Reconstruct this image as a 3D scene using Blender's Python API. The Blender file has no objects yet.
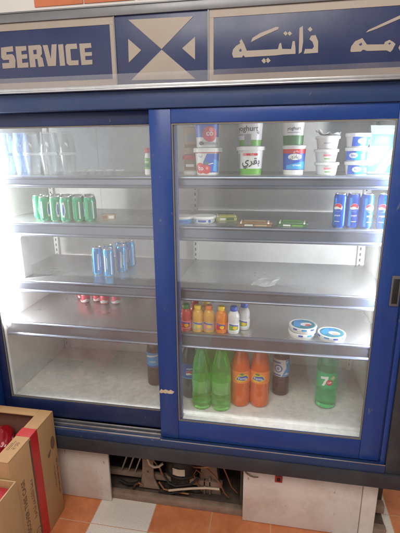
import bpy, bmesh, math, random
from mathutils import Vector, Matrix, noise
random.seed(7)
S = bpy.context.scene
COL = S.collection
PI = math.pi

# ------------------------------------------------------------------ materials
def nodes(m):
    m.use_nodes = True
    nt = m.node_tree
    return nt, nt.nodes, nt.links

def pbr(name, col, rough=0.5, metal=0.0, var=0.0, scale=8.0, bump=0.0, bscale=60.0, trans=0.0, ior=1.45,
        coat=0.0, rvar=0.0, dirt=None, dirt_amt=0.0, dirt_scale=3.0, aniso=None, spec=0.5, emit=None, estr=0.0, chips=None, chip_scale=40.0, chip_t=0.68):
    m = bpy.data.materials.new(name)
    nt, N, L = nodes(m)
    b = N['Principled BSDF']
    b.inputs['Base Color'].default_value = (*col, 1)
    b.inputs['Roughness'].default_value = rough
    b.inputs['Metallic'].default_value = metal
    b.inputs['Transmission Weight'].default_value = trans
    b.inputs['IOR'].default_value = ior
    b.inputs['Coat Weight'].default_value = coat
    b.inputs['Specular IOR Level'].default_value = spec
    if emit:
        b.inputs['Emission Color'].default_value = (*emit, 1)
        b.inputs['Emission Strength'].default_value = estr
    tc = N.new('ShaderNodeTexCoord')
    vec = tc.outputs['Object']
    if aniso:
        mp = N.new('ShaderNodeMapping'); mp.inputs['Scale'].default_value = aniso
        L.new(vec, mp.inputs['Vector']); vec = mp.outputs['Vector']
    last = None
    if var > 0:
        n = N.new('ShaderNodeTexNoise'); n.inputs['Scale'].default_value = scale
        n.inputs['Detail'].default_value = 8; n.inputs['Roughness'].default_value = 0.65
        L.new(vec, n.inputs['Vector'])
        mr = N.new('ShaderNodeMapRange'); mr.inputs[1].default_value = 0.25; mr.inputs[2].default_value = 0.75
        mr.inputs[3].default_value = 1 - var; mr.inputs[4].default_value = 1 + var
        L.new(n.outputs['Fac'], mr.inputs[0])
        mx = N.new('ShaderNodeMix'); mx.data_type = 'RGBA'; mx.blend_type = 'MULTIPLY'
        mx.inputs[0].default_value = 1
        mx.inputs[6].default_value = (*col, 1)
        L.new(mr.outputs[0], mx.inputs[7])
        last = mx.outputs[2]
    if dirt:
        n = N.new('ShaderNodeTexNoise'); n.inputs['Scale'].default_value = dirt_scale
        n.inputs['Detail'].default_value = 10; n.inputs['Roughness'].default_value = 0.7
        L.new(tc.outputs['Object'], n.inputs['Vector'])
        mr = N.new('ShaderNodeMapRange'); mr.inputs[1].default_value = 0.5; mr.inputs[2].default_value = 0.72
        mr.inputs[3].default_value = 0; mr.inputs[4].default_value = dirt_amt
        L.new(n.outputs['Fac'], mr.inputs[0])
        mx = N.new('ShaderNodeMix'); mx.data_type = 'RGBA'
        L.new(mr.outputs[0], mx.inputs[0])
        if last: L.new(last, mx.inputs[6])
        else: mx.inputs[6].default_value = (*col, 1)
        mx.inputs[7].default_value = (*dirt, 1)
        last = mx.outputs[2]
    if chips:
        n = N.new('ShaderNodeTexNoise'); n.inputs['Scale'].default_value = chip_scale
        n.inputs['Detail'].default_value = 4; n.inputs['Roughness'].default_value = 0.6
        mp2 = N.new('ShaderNodeMapping'); mp2.inputs['Scale'].default_value = (1, 1, 0.45); mp2.inputs['Location'].default_value = (3.1, 1.7, 0.4)
        L.new(tc.outputs['Object'], mp2.inputs[0]); L.new(mp2.outputs[0], n.inputs['Vector'])
        mr = N.new('ShaderNodeMapRange'); mr.inputs[1].default_value = chip_t; mr.inputs[2].default_value = chip_t+0.05
        mr.inputs[3].default_value = 0; mr.inputs[4].default_value = 0.75
        L.new(n.outputs['Fac'], mr.inputs[0])
        mx = N.new('ShaderNodeMix'); mx.data_type = 'RGBA'
        L.new(mr.outputs[0], mx.inputs[0])
        if last: L.new(last, mx.inputs[6])
        else: mx.inputs[6].default_value = (*col, 1)
        mx.inputs[7].default_value = (*chips, 1)
        last = mx.outputs[2]
    if last: L.new(last, b.inputs['Base Color'])
    if rvar > 0:
        n = N.new('ShaderNodeTexNoise'); n.inputs['Scale'].default_value = 6
        n.inputs['Detail'].default_value = 6
        L.new(vec, n.inputs['Vector'])
        mr = N.new('ShaderNodeMapRange'); mr.inputs[1].default_value = 0.3; mr.inputs[2].default_value = 0.7
        mr.inputs[3].default_value = max(0.02, rough - rvar); mr.inputs[4].default_value = rough + rvar
        L.new(n.outputs['Fac'], mr.inputs[0]); L.new(mr.outputs[0], b.inputs['Roughness'])
    if bump > 0:
        n = N.new('ShaderNodeTexNoise'); n.inputs['Scale'].default_value = bscale
        n.inputs['Detail'].default_value = 5
        L.new(vec, n.inputs['Vector'])
        bp = N.new('ShaderNodeBump'); bp.inputs['Strength'].default_value = bump
        bp.inputs['Distance'].default_value = 0.004
        L.new(n.outputs['Fac'], bp.inputs['Height']); L.new(bp.outputs[0], b.inputs['Normal'])
    return m

def clear(name, tint=(1, 1, 1), dust=0.04, refl=0.05, rough=0.02, dustcol=(0.8, 0.8, 0.78), streak=0.5, nscale=3.0):
    """thin clear sheet: see-through with a Fresnel sheen and a film of dust that catches light"""
    m = bpy.data.materials.new(name)
    nt, N, L = nodes(m)
    for n in list(N): N.remove(n)
    out = N.new('ShaderNodeOutputMaterial')
    tr = N.new('ShaderNodeBsdfTransparent'); tr.inputs[0].default_value = (*tint, 1)
    gl = N.new('ShaderNodeBsdfGlossy'); gl.inputs['Roughness'].default_value = rough
    lw = N.new('ShaderNodeLayerWeight'); lw.inputs[0].default_value = 0.5
    pw = N.new('ShaderNodeMath'); pw.operation = 'POWER'; pw.inputs[1].default_value = 5
    L.new(lw.outputs['Facing'], pw.inputs[0])
    ma = N.new('ShaderNodeMath'); ma.operation = 'MULTIPLY_ADD'; ma.inputs[1].default_value = 0.85; ma.inputs[2].default_value = refl
    L.new(pw.outputs[0], ma.inputs[0])
    mx = N.new('ShaderNodeMixShader'); L.new(ma.outputs[0], mx.inputs[0]); L.new(tr.outputs[0], mx.inputs[1]); L.new(gl.outputs[0], mx.inputs[2])
    df = N.new('ShaderNodeBsdfDiffuse'); df.inputs[0].default_value = (*dustcol, 1)
    tl = N.new('ShaderNodeBsdfTranslucent'); tl.inputs[0].default_value = (*dustcol, 1)
    dm = N.new('ShaderNodeMixShader'); dm.inputs[0].default_value = 0.5
    L.new(df.outputs[0], dm.inputs[1]); L.new(tl.outputs[0], dm.inputs[2])
    tc = N.new('ShaderNodeTexCoord'); nz = N.new('ShaderNodeTexNoise'); nz.inputs['Scale'].default_value = nscale
    nz.inputs['Detail'].default_value = 8; nz.inputs['Roughness'].default_value = 0.6
    mp = N.new('ShaderNodeMapping'); mp.inputs['Scale'].default_value = (2.2, 1, 0.7); mp.inputs['Rotation'].default_value = (0, 0.6, 0)
    L.new(tc.outputs['Object'], mp.inputs[0]); L.new(mp.outputs[0], nz.inputs['Vector'])
    mr = N.new('ShaderNodeMapRange'); mr.inputs[1].default_value = 0.3; mr.inputs[2].default_value = 0.75
    mr.inputs[3].default_value = dust * (1 - streak); mr.inputs[4].default_value = dust * (1 + streak)
    L.new(nz.outputs['Fac'], mr.inputs[0])
    m2 = N.new('ShaderNodeMixShader'); L.new(mr.outputs[0], m2.inputs[0]); L.new(mx.outputs[0], m2.inputs[1]); L.new(dm.outputs[0], m2.inputs[2])
    L.new(m2.outputs[0], out.inputs[0])
    return m

def liquid(name, col, see=0.35, rough=0.06, deep=None):
    """coloured drink in a PET bottle: partly see-through, glossy skin"""
    m = bpy.data.materials.new(name)
    nt, N, L = nodes(m)
    b = N['Principled BSDF']
    b.inputs['Base Color'].default_value = (*col, 1)
    b.inputs['Roughness'].default_value = rough
    b.inputs['Transmission Weight'].default_value = see
    b.inputs['IOR'].default_value = 1.33
    b.inputs['Subsurface Weight'].default_value = 0.0
    b.inputs['Coat Weight'].default_value = 0.6
    b.inputs['Coat Roughness'].default_value = 0.05
    return m

def flat(name, col, rough=0.45, coat=0.0, metal=0.0): return pbr(name, col, rough, metal, coat=coat)

M = {}
M['blue'] = pbr('blue_paint', (0.011, 0.043, 0.205), 0.33, 0, var=0.12, scale=4, bump=0.05, bscale=90, rvar=0.10, chips=(0.10, 0.11, 0.17), chip_scale=38, chip_t=0.675, dirt=(0.05, 0.065, 0.14), dirt_amt=0.35, dirt_scale=7)
M['blue_dim'] = pbr('dim_blue_paint', (0.018, 0.040, 0.118), 0.42, 0, var=0.12, scale=4, bump=0.05, bscale=100, rvar=0.08, chips=(0.12, 0.12, 0.15), chip_scale=42, chip_t=0.675, dirt=(0.05, 0.06, 0.10), dirt_amt=0.4, dirt_scale=5)  # darker copy of the blue paint; the header's dimmer light is in the colour
M['navy'] = pbr('navy_paint', (0.010, 0.020, 0.080), 0.42, 0, var=0.15, scale=5, bump=0.06, bscale=100, rvar=0.1, dirt=(0.06, 0.06, 0.08), dirt_amt=0.35, dirt_scale=6, chips=(0.12, 0.12, 0.14), chip_scale=44, chip_t=0.70)
M['grey_beam'] = pbr('dark_grey_beam', (0.030, 0.032, 0.040), 0.5, 0.0, var=0.2, scale=6, bump=0.08, bscale=80, rvar=0.1, dirt=(0.09, 0.075, 0.065), dirt_amt=0.45, dirt_scale=5)
M['alu'] = pbr('aluminium', (0.55, 0.55, 0.55), 0.35, 0.9, var=0.15, scale=20, rvar=0.1)
M['grey_trim'] = pbr('grey_trim', (0.16, 0.16, 0.165), 0.4, 0.3, var=0.15, scale=10, rvar=0.08)
M['steel'] = pbr('brushed_steel', (0.57, 0.575, 0.58), 0.31, 0.82, var=0.07, scale=2.5, rvar=0.05)
M['steel_lip'] = pbr('rolled_steel', (0.20, 0.22, 0.275), 0.34, 0.9, var=0.08, scale=4, rvar=0.04)
M['liner'] = pbr('white_liner', (0.81, 0.795, 0.755), 0.45, 0.0, var=0.05, scale=22, bump=0.06, bscale=70, rvar=0.1, dirt=(0.62, 0.60, 0.56), dirt_amt=0.4, dirt_scale=5)
M['deck'] = pbr('worn_deck', (0.82, 0.80, 0.76), 0.5, 0.0, var=0.14, scale=30, bump=0.3, bscale=60, rvar=0.12, dirt=(0.50, 0.48, 0.44), dirt_amt=0.6, dirt_scale=16)
M['white_plastic'] = pbr('white_plastic', (0.72, 0.71, 0.68), 0.35, var=0.05, scale=10)
M['kick'] = pbr('kick_panel_paint', (0.62, 0.55, 0.50), 0.5, 0, var=0.08, scale=3, bump=0.06, bscale=20, dirt=(0.40, 0.27, 0.20), dirt_amt=0.55, dirt_scale=5, chips=(0.22, 0.13, 0.09), chip_scale=34, chip_t=0.68)
M['tube'] = pbr('lamp_tube', (0.9, 0.9, 0.9), 0.4, emit=(0.97, 0.985, 1.0), estr=165)
M['black'] = pbr('black_plastic', (0.012, 0.012, 0.013), 0.45, var=0.2, scale=20)
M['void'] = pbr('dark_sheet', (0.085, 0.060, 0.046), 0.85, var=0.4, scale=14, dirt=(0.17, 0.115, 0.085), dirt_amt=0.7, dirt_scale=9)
M['rust'] = pbr('dusty_brown_steel', (0.25, 0.17, 0.125), 0.75, 0.1, var=0.4, scale=14, bump=0.2, bscale=60, dirt=(0.26, 0.19, 0.14), dirt_amt=0.6, dirt_scale=9)
M['compressor'] = pbr('compressor_black', (0.035, 0.027, 0.023), 0.5, 0.2, var=0.3, scale=14, dirt=(0.16, 0.11, 0.08), dirt_amt=0.8, dirt_scale=14)
M['fin'] = pbr('fin_metal', (0.33, 0.27, 0.22), 0.5, 0.5, var=0.2, scale=20)
M['hose'] = pbr('beige_hose', (0.50, 0.40, 0.29), 0.5, var=0.15, scale=20)
M['copper'] = pbr('copper_pipe', (0.32, 0.16, 0.09), 0.42, 0.8, var=0.2, scale=20)
M['sticker'] = pbr('paper_sticker', (0.62, 0.52, 0.42), 0.6, var=0.15, scale=30)
M['redsw'] = pbr('red_switch', (0.35, 0.03, 0.02), 0.4)
M['signblue'] = pbr('sign_blue', (0.018, 0.027, 0.082), 0.35, var=0.08, scale=4, rvar=0.08, dirt=(0.06, 0.055, 0.12), dirt_amt=0.35, dirt_scale=3)
M['cream'] = pbr('sign_cream', (0.30, 0.25, 0.205), 0.45, var=0.10, scale=8, dirt=(0.22, 0.155, 0.115), dirt_amt=0.4, dirt_scale=8)
M['strip'] = clear('clear_acrylic_strip', dust=0.10, refl=0.06, rough=0.1, dustcol=(0.55, 0.5, 0.5))
M['glass'] = clear('door_glass', tint=(0.97, 0.985, 0.98), dust=0.05, refl=0.055, rough=0.03, streak=0.6)
M['hazy_glass'] = clear('hazy_door_glass', tint=(0.97, 0.98, 0.98), dust=0.085, refl=0.06, rough=0.03, streak=0.55)
M['gasket'] = pbr('gasket', (0.17, 0.15, 0.13), 0.6)
M['tape_beige'] = pbr('torn_tape', (0.55, 0.42, 0.30), 0.6, var=0.2, scale=40)
M['handle'] = pbr('pull_plastic', (0.10, 0.09, 0.095), 0.4, var=0.1, scale=30)
# products
M['tumbler'] = clear('tumbler_glass', tint=(0.93, 0.95, 0.95), dust=0.10, refl=0.08, rough=0.06, dustcol=(0.85, 0.87, 0.88), streak=0.3)
M['tumbler_rim'] = clear('tumbler_rim', tint=(0.9, 0.92, 0.93), dust=0.45, refl=0.1, rough=0.06, dustcol=(0.9, 0.9, 0.9), streak=0.2)
M['bluefilm'] = clear('blue_print_film', tint=(0.92, 0.955, 0.99), dust=0.35, refl=0.08, rough=0.1, dustcol=(0.50, 0.68, 0.95), streak=0.98, nscale=26.0)
M['blueband'] = pbr('blue_band', (0.20, 0.38, 0.72), 0.4, var=0.4, scale=60)
M['can_al'] = pbr('can_aluminium', (0.72, 0.72, 0.71), 0.25, 1.0, var=0.05)
M['can_green'] = pbr('can_green', (0.03, 0.42, 0.19), 0.2, 0.6, var=0.12, scale=20)
M['can_blue'] = pbr('can_blue', (0.006, 0.085, 0.50), 0.24, 0.45, var=0.06)
M['can_lblue'] = pbr('can_light_blue', (0.03, 0.34, 0.72), 0.2, 0.6, var=0.08)
M['can_red'] = pbr('can_red', (0.66, 0.10, 0.13), 0.3, 0.3, var=0.08)
M['white'] = flat('print_white', (0.80, 0.80, 0.78), 0.4)
M['pwhite'] = flat('tub_white', (0.76, 0.76, 0.74), 0.35)
M['red'] = flat('print_red', (0.56, 0.02, 0.03), 0.4)
M['pink'] = flat('print_pink', (0.75, 0.25, 0.28), 0.4)
M['pblue'] = flat('print_blue', (0.02, 0.09, 0.46), 0.4)
M['pcyan'] = flat('print_cyan', (0.03, 0.33, 0.72), 0.4)
M['pgreen'] = flat('print_green', (0.16, 0.40, 0.07), 0.4)
M['lime_print'] = flat('print_lime', (0.10, 0.45, 0.22), 0.35)
M['milk_white'] = flat('milk_carton_paper', (0.34, 0.42, 0.45), 0.45)
M['dgreen'] = flat('print_dark_green', (0.07, 0.17, 0.07), 0.4)
M['dark'] = flat('print_dark', (0.03, 0.03, 0.035), 0.5)
M['grey'] = flat('print_grey', (0.35, 0.36, 0.37), 0.5)
M['yellow'] = flat('cap_yellow', (0.80, 0.52, 0.02), 0.35)
M['orange'] = flat('cap_orange', (0.80, 0.20, 0.03), 0.35)
M['capgreen'] = flat('cap_green', (0.03, 0.28, 0.06), 0.35)
M['capblue'] = flat('cap_blue', (0.02, 0.10, 0.50), 0.35)
M['teal'] = flat('print_teal', (0.02, 0.42, 0.55), 0.45)
M['lteal'] = flat('print_pale_teal', (0.015, 0.20, 0.27), 0.45)
M['yelgreen'] = flat('print_yellow_green', (0.50, 0.50, 0.16), 0.5)
M['brown'] = flat('print_brown', (0.26, 0.15, 0.07), 0.55)
M['tan'] = flat('print_tan', (0.50, 0.36, 0.24), 0.55)
M['cola'] = liquid('cola', (0.055, 0.032, 0.026), 0.25)
M['lime'] = liquid('lime_drink', (0.30, 0.96, 0.20), 0.88)
M['lime_pet'] = liquid('green_pet', (0.10, 0.84, 0.26), 0.88)
M['orange_drink'] = liquid('orange_drink', (0.92, 0.17, 0.015), 0.35)
M['jred'] = liquid('red_juice', (0.75, 0.12, 0.10), 0.2)
M['jyel'] = liquid('yellow_juice', (0.85, 0.45, 0.06), 0.2)
M['jorg'] = liquid('orange_juice', (0.88, 0.27, 0.03), 0.2)
M['jwht'] = liquid('white_juice', (0.80, 0.82, 0.80), 0.2)
M['olabel'] = flat('label_orange', (0.85, 0.24, 0.04), 0.4)
M['llabel'] = liquid('label_lime', (0.40, 0.92, 0.34), 0.7)
M['uplabel'] = flat('label_green', (0.02, 0.40, 0.11), 0.4)
M['wrapper'] = clear('clear_wrapper', dust=0.85, refl=0.1, rough=0.15, dustcol=(0.8, 0.8, 0.8))
M['card'] = pbr('cardboard', (0.46, 0.265, 0.122), 0.75, 0, var=0.07, scale=5, bump=0.08, bscale=50, dirt=(0.38, 0.22, 0.11), dirt_amt=0.4, dirt_scale=5)
M['card_in'] = pbr('cardboard_inside', (0.22, 0.09, 0.06), 0.8, 0, var=0.08, scale=5)  # shade and red bounce from the bags are mixed into this brown
M['card_edge'] = pbr('cardboard_edge', (0.58, 0.40, 0.22), 0.8, 0, var=0.15, scale=60)
M['tape'] = pbr('red_tape', (0.50, 0.022, 0.022), 0.32, 0, var=0.08, scale=14, bump=0.06, bscale=40)
M['tape_edge'] = pbr('brown_tape_edge', (0.13, 0.065, 0.045), 0.5)
M['ink'] = pbr('carton_ink', (0.17, 0.095, 0.055), 0.8, var=0.3, scale=90)
M['redfilm'] = pbr('red_film', (0.30, 0.008, 0.015), 0.2, 0, coat=0.5, bump=0.2, bscale=30)
M['redpack'] = pbr('red_wrapped', (0.50, 0.04, 0.05), 0.4, 0, var=0.1, scale=10, bump=0.15, bscale=12)

# ------------------------------------------------------------------ mesh helpers
class MB:
    def __init__(self): self.bm = bmesh.new(); self.mi = 0
    def _merge(self, b, mi):
        for f in b.faces: f.material_index = mi
        me = bpy.data.meshes.new('tmp'); b.to_mesh(me); b.free()
        self.bm.from_mesh(me); bpy.data.meshes.remove(me)
    def box(self, x0, x1, y0, y1, z0, z1, bev=0.0, mi=0, seg=2, mat=None):
        b = bmesh.new(); bmesh.ops.create_cube(b, size=1)
        for v in b.verts:
            v.co = Vector(((x0+x1)/2+v.co.x*(x1-x0), (y0+y1)/2+v.co.y*(y1-y0), (z0+z1)/2+v.co.z*(z1-z0)))
        if bev > 0:
            bmesh.ops.bevel(b, geom=list(b.edges), offset=bev, segments=seg, profile=0.5, affect='EDGES')
        if mat is not None: bmesh.ops.transform(b, matrix=mat, verts=b.verts)
        self._merge(b, mi); return self
    def lathe(self, prof, seg=32, mi=0, c=(0, 0, 0), cap=True):
        b = bmesh.new(); rings = []
        for r, z in prof:
            rings.append([b.verts.new((c[0]+r*math.sin(2*PI*i/seg), c[1]-r*math.cos(2*PI*i/seg), c[2]+z)) for i in range(seg)])
        for a, d in zip(rings, rings[1:]):
            for i in range(seg):
                j = (i+1) % seg
                b.faces.new((a[i], a[j], d[j], d[i]))
        if cap:
            b.faces.new(list(reversed(rings[0]))); b.faces.new(rings[-1])
        self._merge(b, mi); return self
    def tube(self, pts, r, seg=8, mi=0):
        b = bmesh.new(); pts = [Vector(p) for p in pts]; rings = []
        up = Vector((0.31, 0.2, 0.93))
        for i, p in enumerate(pts):
            t = (pts[min(i+1, len(pts)-1)] - pts[max(i-1, 0)]).normalized()
            s = t.cross(up)
            if s.length < 1e-3: s = t.cross(Vector((1, 0, 0)))
            s.normalize(); u = s.cross(t)
            rings.append([b.verts.new(p + (s*math.cos(2*PI*k/seg) + u*math.sin(2*PI*k/seg))*r) for k in range(seg)])
        for a, d in zip(rings, rings[1:]):
            for k in range(seg): b.faces.new((a[k], a[(k+1) % seg], d[(k+1) % seg], d[k]))
        b.faces.new(rings[0]); b.faces.new(list(reversed(rings[-1])))
        bmesh.ops.recalc_face_normals(b, faces=b.faces)
        self._merge(b, mi); return self
    def prism(self, poly, mapf, depth, mi=0):
        """polygon (u, v) given thickness; mapf(u, v, d) -> point"""
        b = bmesh.new()
        f0 = [b.verts.new(mapf(u, v, 0)) for u, v in poly]
        f1 = [b.verts.new(mapf(u, v, depth)) for u, v in poly]
        b.faces.new(f0); b.faces.new(list(reversed(f1)))
        n = len(poly)
        for i in range(n): b.faces.new((f0[i], f1[i], f1[(i+1) % n], f0[(i+1) % n]))
        bmesh.ops.recalc_face_normals(b, faces=b.faces)
        self._merge(b, mi); return self
    def build(self, name, mats, parent=None, smooth=40, loc=None):
        me = bpy.data.meshes.new(name)
        self.bm.to_mesh(me); self.bm.free()
        if not isinstance(mats, (list, tuple)): mats = [mats]
        for m in mats: me.materials.append(M[m] if isinstance(m, str) else m)
        if smooth:
            me.polygons.foreach_set('use_smooth', [True]*len(me.polygons))
            me.set_sharp_from_angle(angle=math.radians(smooth))
        o = bpy.data.objects.new(name, me); COL.objects.link(o)
        if parent: o.parent = parent
        if loc: o.location = loc
        return o

def tag(o, label=None, cat=None, group=None, kind=None):
    if label: o['label'] = label
    if cat: o['category'] = cat
    if group: o['group'] = group
    if kind: o['kind'] = kind
    return o
def empty(name, loc, label, cat, group=None, rz=0):
    o = bpy.data.objects.new(name, None); COL.objects.link(o)
    o.empty_display_size = 0.05
    o.location = loc; o.rotation_euler = (0, 0, rz)
    return tag(o, label, cat, group)
def copy_tree(o, parent=None):
    c = o.copy(); COL.objects.link(c)
    if parent: c.parent = parent
    for ch in list(o.children): copy_tree(ch, c)
    return c
def place(proto, used, loc, rz, label, group=None):
    o = proto if not used else copy_tree(proto)
    used.append(1)
    o.location = loc; o.rotation_euler = (0, 0, rz); o['label'] = label
    if group: o['group'] = group
    return o

# ---- flat lettering and printed decals
_txt = {}
def text2d(s, h, bold=0.0):
    """verts, faces of a line of writing, centred, cap height about h"""
    key = (s, bold)
    if key not in _txt:
        c = bpy.data.curves.new('writing', 'FONT'); c.body = s; c.offset = bold; c.resolution_u = 3
        c.align_x = 'CENTER'
        o = bpy.data.objects.new('writing', c); COL.objects.link(o)
        bpy.context.view_layer.update()
        dg = bpy.context.evaluated_depsgraph_get()
        me = bpy.data.meshes.new_from_object(o.evaluated_get(dg))
        _txt[key] = ([(v.co.x, v.co.y) for v in me.vertices], [tuple(p.vertices) for p in me.polygons])
        bpy.data.objects.remove(o); bpy.data.curves.remove(c); bpy.data.meshes.remove(me)
    vs, fs = _txt[key]
    k = h/0.7
    return [(x*k, y*k) for x, y in vs], fs
def circ(cx, cz, rx, rz=None, n=24, a0=0, a1=2*PI):
    rz = rz or rx
    full = abs(a1-a0-2*PI) < 1e-6
    return [(cx+rx*math.cos(a0+(a1-a0)*i/(n if full else n-1)), cz+rz*math.sin(a0+(a1-a0)*i/(n if full else n-1))) for i in range(n)]
def rect(u0, u1, v0, v1): return [(u0, v0), (u1, v0), (u1, v1), (u0, v1)]

def decal(name, items, mapf, parent, step=0.004, lift=0.0004):
    """items: (material, polygon) or (material, (text, h, u, v)); mapf(u, v, d) -> point. Each item sits a hair above the one before."""
    bm = bmesh.new(); mats = []
    for k, (mat, sh) in enumerate(items):
        b = bmesh.new()
        if isinstance(sh, tuple) and isinstance(sh[0], str):
            vs, fs = text2d(sh[0], sh[1], sh[4] if len(sh) > 4 else 0.0)
            V = [b.verts.new((x+sh[2], y+sh[3], 0)) for x, y in vs]
            for f in fs:
                try: b.faces.new([V[i] for i in f])
                except ValueError: pass
        else:
            b.faces.new([b.verts.new((u, v, 0)) for u, v in sh])
            bmesh.ops.triangulate(b, faces=b.faces)
        if step:
            us = [v.co.x for v in b.verts]; u = math.floor(min(us)/step)*step+step
            while u < max(us):
                bmesh.ops.bisect_plane(b, geom=list(b.verts)+list(b.edges)+list(b.faces), plane_co=(u, 0, 0), plane_no=(1, 0, 0))
                u += step
        d = lift*(k+1)
        for v in b.verts: v.co = Vector(mapf(v.co.x, v.co.y, d))
        bmesh.ops.recalc_face_normals(b, faces=b.faces)
        if mat not in mats: mats.append(mat)
        mi = mats.index(mat)
        for f in b.faces: f.material_index = mi
        me = bpy.data.meshes.new('tmp'); b.to_mesh(me); b.free(); bm.from_mesh(me); bpy.data.meshes.remove(me)
    me = bpy.data.meshes.new(name); bm.to_mesh(me); bm.free()
    for m in mats: me.materials.append(M[m])
    o = bpy.data.objects.new(name, me); COL.objects.link(o)
    if parent: o.parent = parent
    return o
def wrapf(rf):
    """map (u along the girth, v height) onto a turned body with radius rf(v); u = 0 faces the doors"""
    def f(u, v, d):
        r = rf(v); t = u/r
        return ((r+d)*math.sin(t), -(r+d)*math.cos(t), v)
    return f
def profr(prof):
    def f(z):
        for (r0, z0), (r1, z1) in zip(prof, prof[1:]):
            if z0 <= z <= z1 and z1 > z0: return r0+(r1-r0)*(z-z0)/(z1-z0)
        return prof[-1][0]
    return f
def smoothprof(prof, n=6):
    """Catmull-Rom through (r, z) points"""
    out = []
    for i in range(len(prof)-1):
        p0 = prof[max(i-1, 0)]; p1 = prof[i]; p2 = prof[i+1]; p3 = prof[min(i+2, len(prof)-1)]
        for k in range(n):
            t = k/n
            out.append(tuple(0.5*((2*p1[j])+(-p0[j]+p2[j])*t+(2*p0[j]-5*p1[j]+4*p2[j]-p3[j])*t*t+(-p0[j]+3*p1[j]-3*p2[j]+p3[j])*t**3) for j in (0, 1)))
    out.append(prof[-1]); return out

# ================================================================== SETTING
def tile_floor_mat():
    m = bpy.data.materials.new('floor_tiles')
    nt, N, L = nodes(m); b = N['Principled BSDF']
    tc = N.new('ShaderNodeTexCoord'); sp = N.new('ShaderNodeSeparateXYZ'); L.new(tc.outputs['Object'], sp.inputs[0])
    def math_(op, a, v=None):
        n = N.new('ShaderNodeMath'); n.operation = op
        if isinstance(a, (int, float)): n.inputs[0].default_value = a
        else: L.new(a, n.inputs[0])
        if v is not None:
            if isinstance(v, (int, float)): n.inputs[1].default_value = v
            else: L.new(v, n.inputs[1])
        return n.outputs[0]
    T = 0.308
    ux = math_('DIVIDE', math_('ADD', sp.outputs[0], 0.460), T); uy = math_('DIVIDE', math_('ADD', sp.outputs[1], 0.100), T)
    fx = math_('FRACT', ux); fy = math_('FRACT', uy); ix = math_('FLOOR', ux)
    # white column of tiles every fourth, the others terracotta
    isw = math_('COMPARE', math_('WRAP', ix, 4.0), 0.0)
    for n in N:
        if n.type == 'MATH' and n.operation == 'WRAP': n.inputs[2].default_value = 0.0
        if n.type == 'MATH' and n.operation == 'COMPARE': n.inputs[2].default_value = 0.5
    ex = math_('MINIMUM', fx, math_('SUBTRACT', 1.0, fx)); ey = math_('MINIMUM', fy, math_('SUBTRACT', 1.0, fy))
    ed = math_('MINIMUM', ex, ey)
    gr = math_('LESS_THAN', ed, 0.007)
    nz = N.new('ShaderNodeTexNoise'); nz.inputs['Scale'].default_value = 9; nz.inputs['Detail'].default_value = 9; nz.inputs['Roughness'].default_value = 0.7
    L.new(tc.outputs['Object'], nz.inputs['Vector'])
    cr = N.new('ShaderNodeValToRGB'); cr.color_ramp.elements[0].position = 0.3; cr.color_ramp.elements[1].position = 0.7
    cr.color_ramp.elements[0].color = (0.46, 0.135, 0.050, 1); cr.color_ramp.elements[1].color = (0.66, 0.245, 0.105, 1)
    L.new(nz.outputs['Fac'], cr.inputs[0])
    vo = N.new('ShaderNodeTexNoise'); vo.inputs['Scale'].default_value = 240; vo.inputs['Detail'].default_value = 4
    L.new(tc.outputs['Object'], vo.inputs['Vector'])
    cw = N.new('ShaderNodeValToRGB'); cw.color_ramp.elements[0].position = 0.36; cw.color_ramp.elements[1].position = 0.6
    cw.color_ramp.elements[0].color = (0.60, 0.52, 0.45, 1); cw.color_ramp.elements[1].color = (0.76, 0.70, 0.64, 1)
    L.new(vo.outputs['Fac'], cw.inputs[0])
    mx = N.new('ShaderNodeMix'); mx.data_type = 'RGBA'; L.new(isw, mx.inputs[0]); L.new(cr.outputs[0], mx.inputs[6]); L.new(cw.outputs[0], mx.inputs[7])
    mg = N.new('ShaderNodeMix'); mg.data_type = 'RGBA'; L.new(gr, mg.inputs[0]); L.new(mx.outputs[2], mg.inputs[6]); mg.inputs[7].default_value = (0.56, 0.34, 0.21, 1)
    L.new(mg.outputs[2], b.inputs['Base Color'])
    b.inputs['Roughness'].default_value = 0.38
    bp = N.new('ShaderNodeBump'); bp.inputs['Strength'].default_value = 0.3; bp.inputs['Distance'].default_value = 0.002
    L.new(gr, bp.inputs['Height']); bp.invert = True; L.new(bp.outputs[0], b.inputs['Normal'])
    return m
M['floor'] = tile_floor_mat()
fl = MB(); fl.box(-4, 4, -4, 1.2, -0.05, 0.0); fo = fl.build('floor', 'floor', smooth=0); tag(fo, 'terracotta tiled floor with a white tile band', None, None, 'structure')

M['wall_white'] = pbr('wall_tile_white', (0.72, 0.68, 0.63), 0.4, var=0.06, scale=6)
M['wall_orange'] = pbr('wall_tile_orange', (0.62, 0.17, 0.06), 0.4, var=0.10, scale=9)
wl = MB(); wl.box(-4, 4, 0.802, 0.90, 0.0, 3.4, 0, 0)
for row in range(2):
    for k, x0 in enumerate((-0.985, -0.680, -0.366, 0.25, 0.86, -1.90, 1.47)):
        z0 = 2.672+row*0.61
        wl.box(x0, x0+(0.298 if k != 2 else 0.24), 0.794, 0.803, z0, z0+0.298, 0.002, 1)
wo = wl.build('tiled_wall', ['wall_white', 'wall_orange'])
tag(wo, 'white wall with orange tiles showing above the cooler sign', 'wall')

# ================================================================== COOLER
C = empty('display_cooler', (0, 0, 0), 'tall blue sliding-door drinks cooler with steel shelves and a SERVICE sign on top', 'cooler')
XL, XR = -1.035, 1.035
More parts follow.
